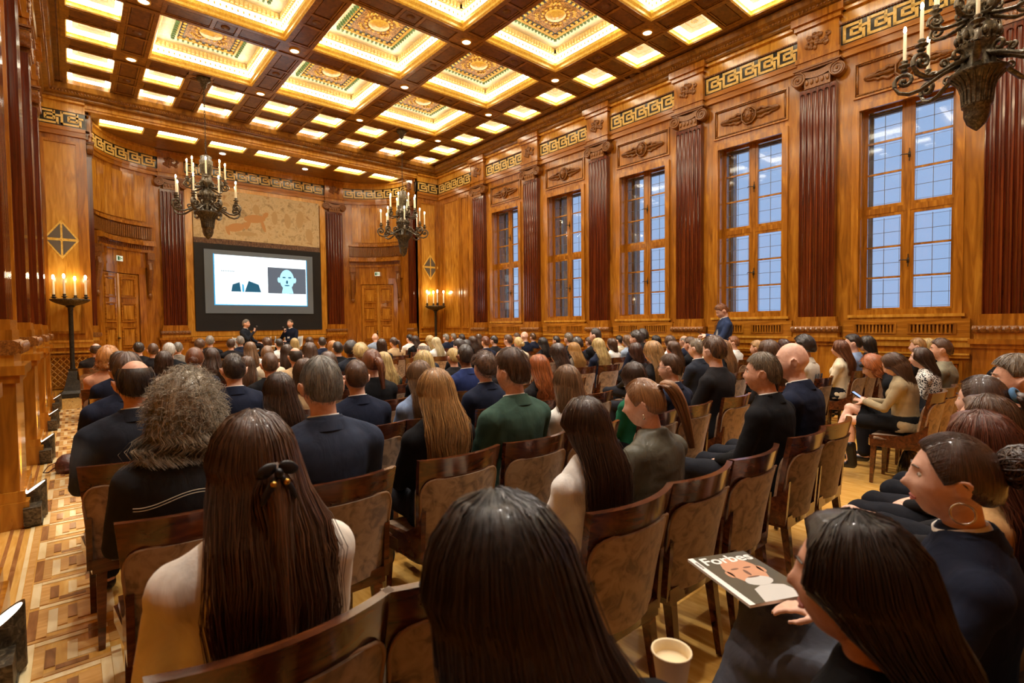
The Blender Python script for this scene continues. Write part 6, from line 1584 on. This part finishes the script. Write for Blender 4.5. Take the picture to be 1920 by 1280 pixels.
speaker(541, 600, R(127), 'crew', hair_mat('grbr', HC['grbr']), cloth_mat('navyb', CC['navyb']), 'short-haired speaker in navy suit and open white shirt seated on the podium', 'microphone held by the short-haired speaker beside the bottles', ar, hn, None)

# ---- small things
# magazine on the lap
A, B_, C_ = Vector((1.47, .862, .745)), Vector((1.68, .788, .745)), Vector((1.303, .59, .745))
ex = (B_-A).normalized(); ey = (A-C_).normalized(); Wd, Hd = .21, .28
mag = tag(MB().box(0, Wd, -Hd, 0, -.008, 0).build('magazine', base_mat('paper_white', L3(236, 234, 230), .5)), 'glossy magazine with portrait cover on the lap of the person with hoop earrings', 'magazine')
mag.matrix_world = Matrix(((ex.x, ey.x, 0, A.x), (ex.y, ey.y, 0, A.y), (0, 0, 1, A.z), (0, 0, 0, 1)))
MB().box(.018, Wd, -Hd, 0, 0, .0006).build('cover', base_mat('cover_olive', L3(82, 78, 62), .3, coat=.5), mag)
sk_c, sk_d = base_mat('printed_skin', L3(206, 150, 116), .35), base_mat('printed_shade', L3(112, 76, 58), .35)
bl2 = lambda c, rx, rz, rot=0: blob(c, rx, rz, rot, 18)
pf = MB().prism(bl2((.118, -.115), .058, .082), .0006, .0010); pf.prism(bl2((.060, -.125), .010, .02), .0006, .001).prism(bl2((.176, -.12), .010, .02), .0006, .001); pf.build('cover_portrait', sk_c, mag)
MB().prism(bl2((.096, -.10), .014, .004), .001, .0013).prism(bl2((.14, -.10), .014, .004), .001, .0013).prism(bl2((.118, -.128), .006, .018), .001, .0013).prism(bl2((.118, -.155), .022, .004), .001, .0013).build('cover_feature', sk_d, mag)
MB().prism([(.05, -Hd), (.19, -Hd), (.17, -.215), (.118, -.195), (.07, -.215)], .0006, .0009).prism(bl2((.118, -.178), .044, .026), .001, .0012).build('cover_shirt', base_mat('printed_white', L3(206, 204, 200), .35), mag)
def text_mesh(txt, size, name, mat, parent, loc, rot=(0, 0, 0)):
    cu = bpy.data.curves.new('t', 'FONT'); cu.body = txt; cu.size = size; cu.extrude = .0002; cu.offset = size*.02; o = bpy.data.objects.new('t', cu); COL.objects.link(o); dg = bpy.context.evaluated_depsgraph_get(); me = bpy.data.meshes.new_from_object(o.evaluated_get(dg)); bpy.data.objects.remove(o); me.materials.clear(); me.materials.append(mat); q = put(me, name, parent, loc); q.rotation_euler = rot; return q
text_mesh('Forbes', .064, 'cover_title', base_mat('title_white', L3(244, 242, 238), .4), mag, (.026, -.058, .0014))
text_mesh('BUSINESS', .010, 'spine_text', base_mat('spine_grey', L3(110, 108, 104), .5), mag, (.013, -.07, .0004), (0, 0, R(90)))
# paper cup with coffee
pc = placed[(1610, 958)][0]; cl = local_to_world(pc.location.x, pc.location.y, pc.location.z, pc.scale.x, 0, (.045, .345, .715)); cl = (.95, .595, .705)
cup = tag(MB().lathe([(0, 0), (.027, 0), (.040, .092), (.043, .094), (.042, .098), (.038, .096), (.035, .075)], 24).build('paper_cup', base_mat('cup_paper', L3(236, 214, 172), .5), None, cl, smooth=True), 'small paper cup of milky coffee held in the rearmost row', 'cup')
MB().lathe([(0, .074), (.0353, .074)], 24).build('coffee', base_mat('coffee_milk', L3(206, 158, 92), .25), cup)
# leather bag and strap on the aisle floor
bagm = tex_mat('brown_leather', L3(60, 30, 22), L3(88, 46, 34), L3(112, 64, 48), (6, 6, 6), 4, .35, .2, .3)
bag = tag(empty('leather_bag', (-.04, 7.12, .006), R(20)), 'slouched brown leather bag on the aisle floor beside the rows', 'bag')
bb = MB(); 
for z, rx, ry in ((0, .14, .10), (.04, .16, .12), (.10, .15, .10), (.16, .12, .07), (.20, .08, .04)): pass
ell_loft(bb, [(0, 0, 0, .14, .10), (.01, 0, .04, .165, .12), (0, 0, .10, .15, .10), (-.01, 0, .15, .12, .06), (0, .01, .18, .09, .03)], 18); bb.build('bag_body', bagm, bag, smooth=True)
MB().tube([(-.13, 0, .12), (-.20, .02, .09), (-.24, .03, .03), (-.20, .03, .02), (-.15, .02, .06)], .012, 7, flat=.4).build('handle', bagm, bag, smooth=True); MB().add([(-.1, -.11, .10), (.1, -.11, .10), (.12, -.13, .04), (-.12, -.13, .04)], [(0, 1, 2, 3)]).build('flap', bagm, bag)
tag(MB().tube([(.03, 4.72, .012), (.10, 4.78, .012), (.17, 4.90, .015), (.22, 4.93, .02), (.26, 4.99, .02)], .012, 6, flat=.25).build('bag_strap', blackm), 'black strap trailing from a seat onto the parquet aisle', 'strap')
# black shopping bag under the chair of the person with the phone, boots visible
bsk = base_mat('glossy_black_bag', L3(16, 16, 18), .18, coat=.5)
bg2 = tag(MB().box(0, 0, 0, 0, 0, 0).build('carrier_bag', bsk), 'glossy black carrier bag on the floor under the chair of the beige blazer', 'bag')
g = MB(); ell_loft(g, [(0, 0, 0, .15, .09), (0, 0, .06, .16, .10), (.01, 0, .16, .15, .08), (0, 0, .24, .13, .05), (0, .01, .27, .12, .02)], 14); me = g.mesh('carrier_bag', bsk, True); bg2.data = me; bg2.location = (pw.location.x+.25, pw.location.y-.05, .004)
# drinking glass on the floor
tag(MB().lathe([(0, 0), (.026, 0), (.030, .11), (.027, .11), (.024, .008), (0, .008)], 18).build('drinking_glass', glass_mat('clear_tumbler', (.9, .92, .92), .15), None, (1.02, 2.20, .004), smooth=True), 'empty clear glass standing on the floor behind a chair leg', 'glass')
# coats and a folded magazine
cm_ = cloth_mat('black_coat', (22, 22, 26))
gc = MB(); rg = random.Random(3)
for i in range(26): gc.sphere((rg.uniform(-.18, .18), rg.uniform(-.05, .05), .80+rg.uniform(-.12, .09)), (rg.uniform(.05, .09), rg.uniform(.03, .06), rg.uniform(.05, .10)), 10, 7)
cme = remesh(gc, 'draped_coat', .014, 4); cme.materials.append(cm_)
cx_ = 7.80
chair(cx_, 1.07, 'velvet-backed chair with a black coat thrown over its back')
ct_ = tag(put(cme, 'draped_coat', None, (cx_, .80, .02)), 'crumpled black coat hung over a chair back near the dotted blouse', 'coat')
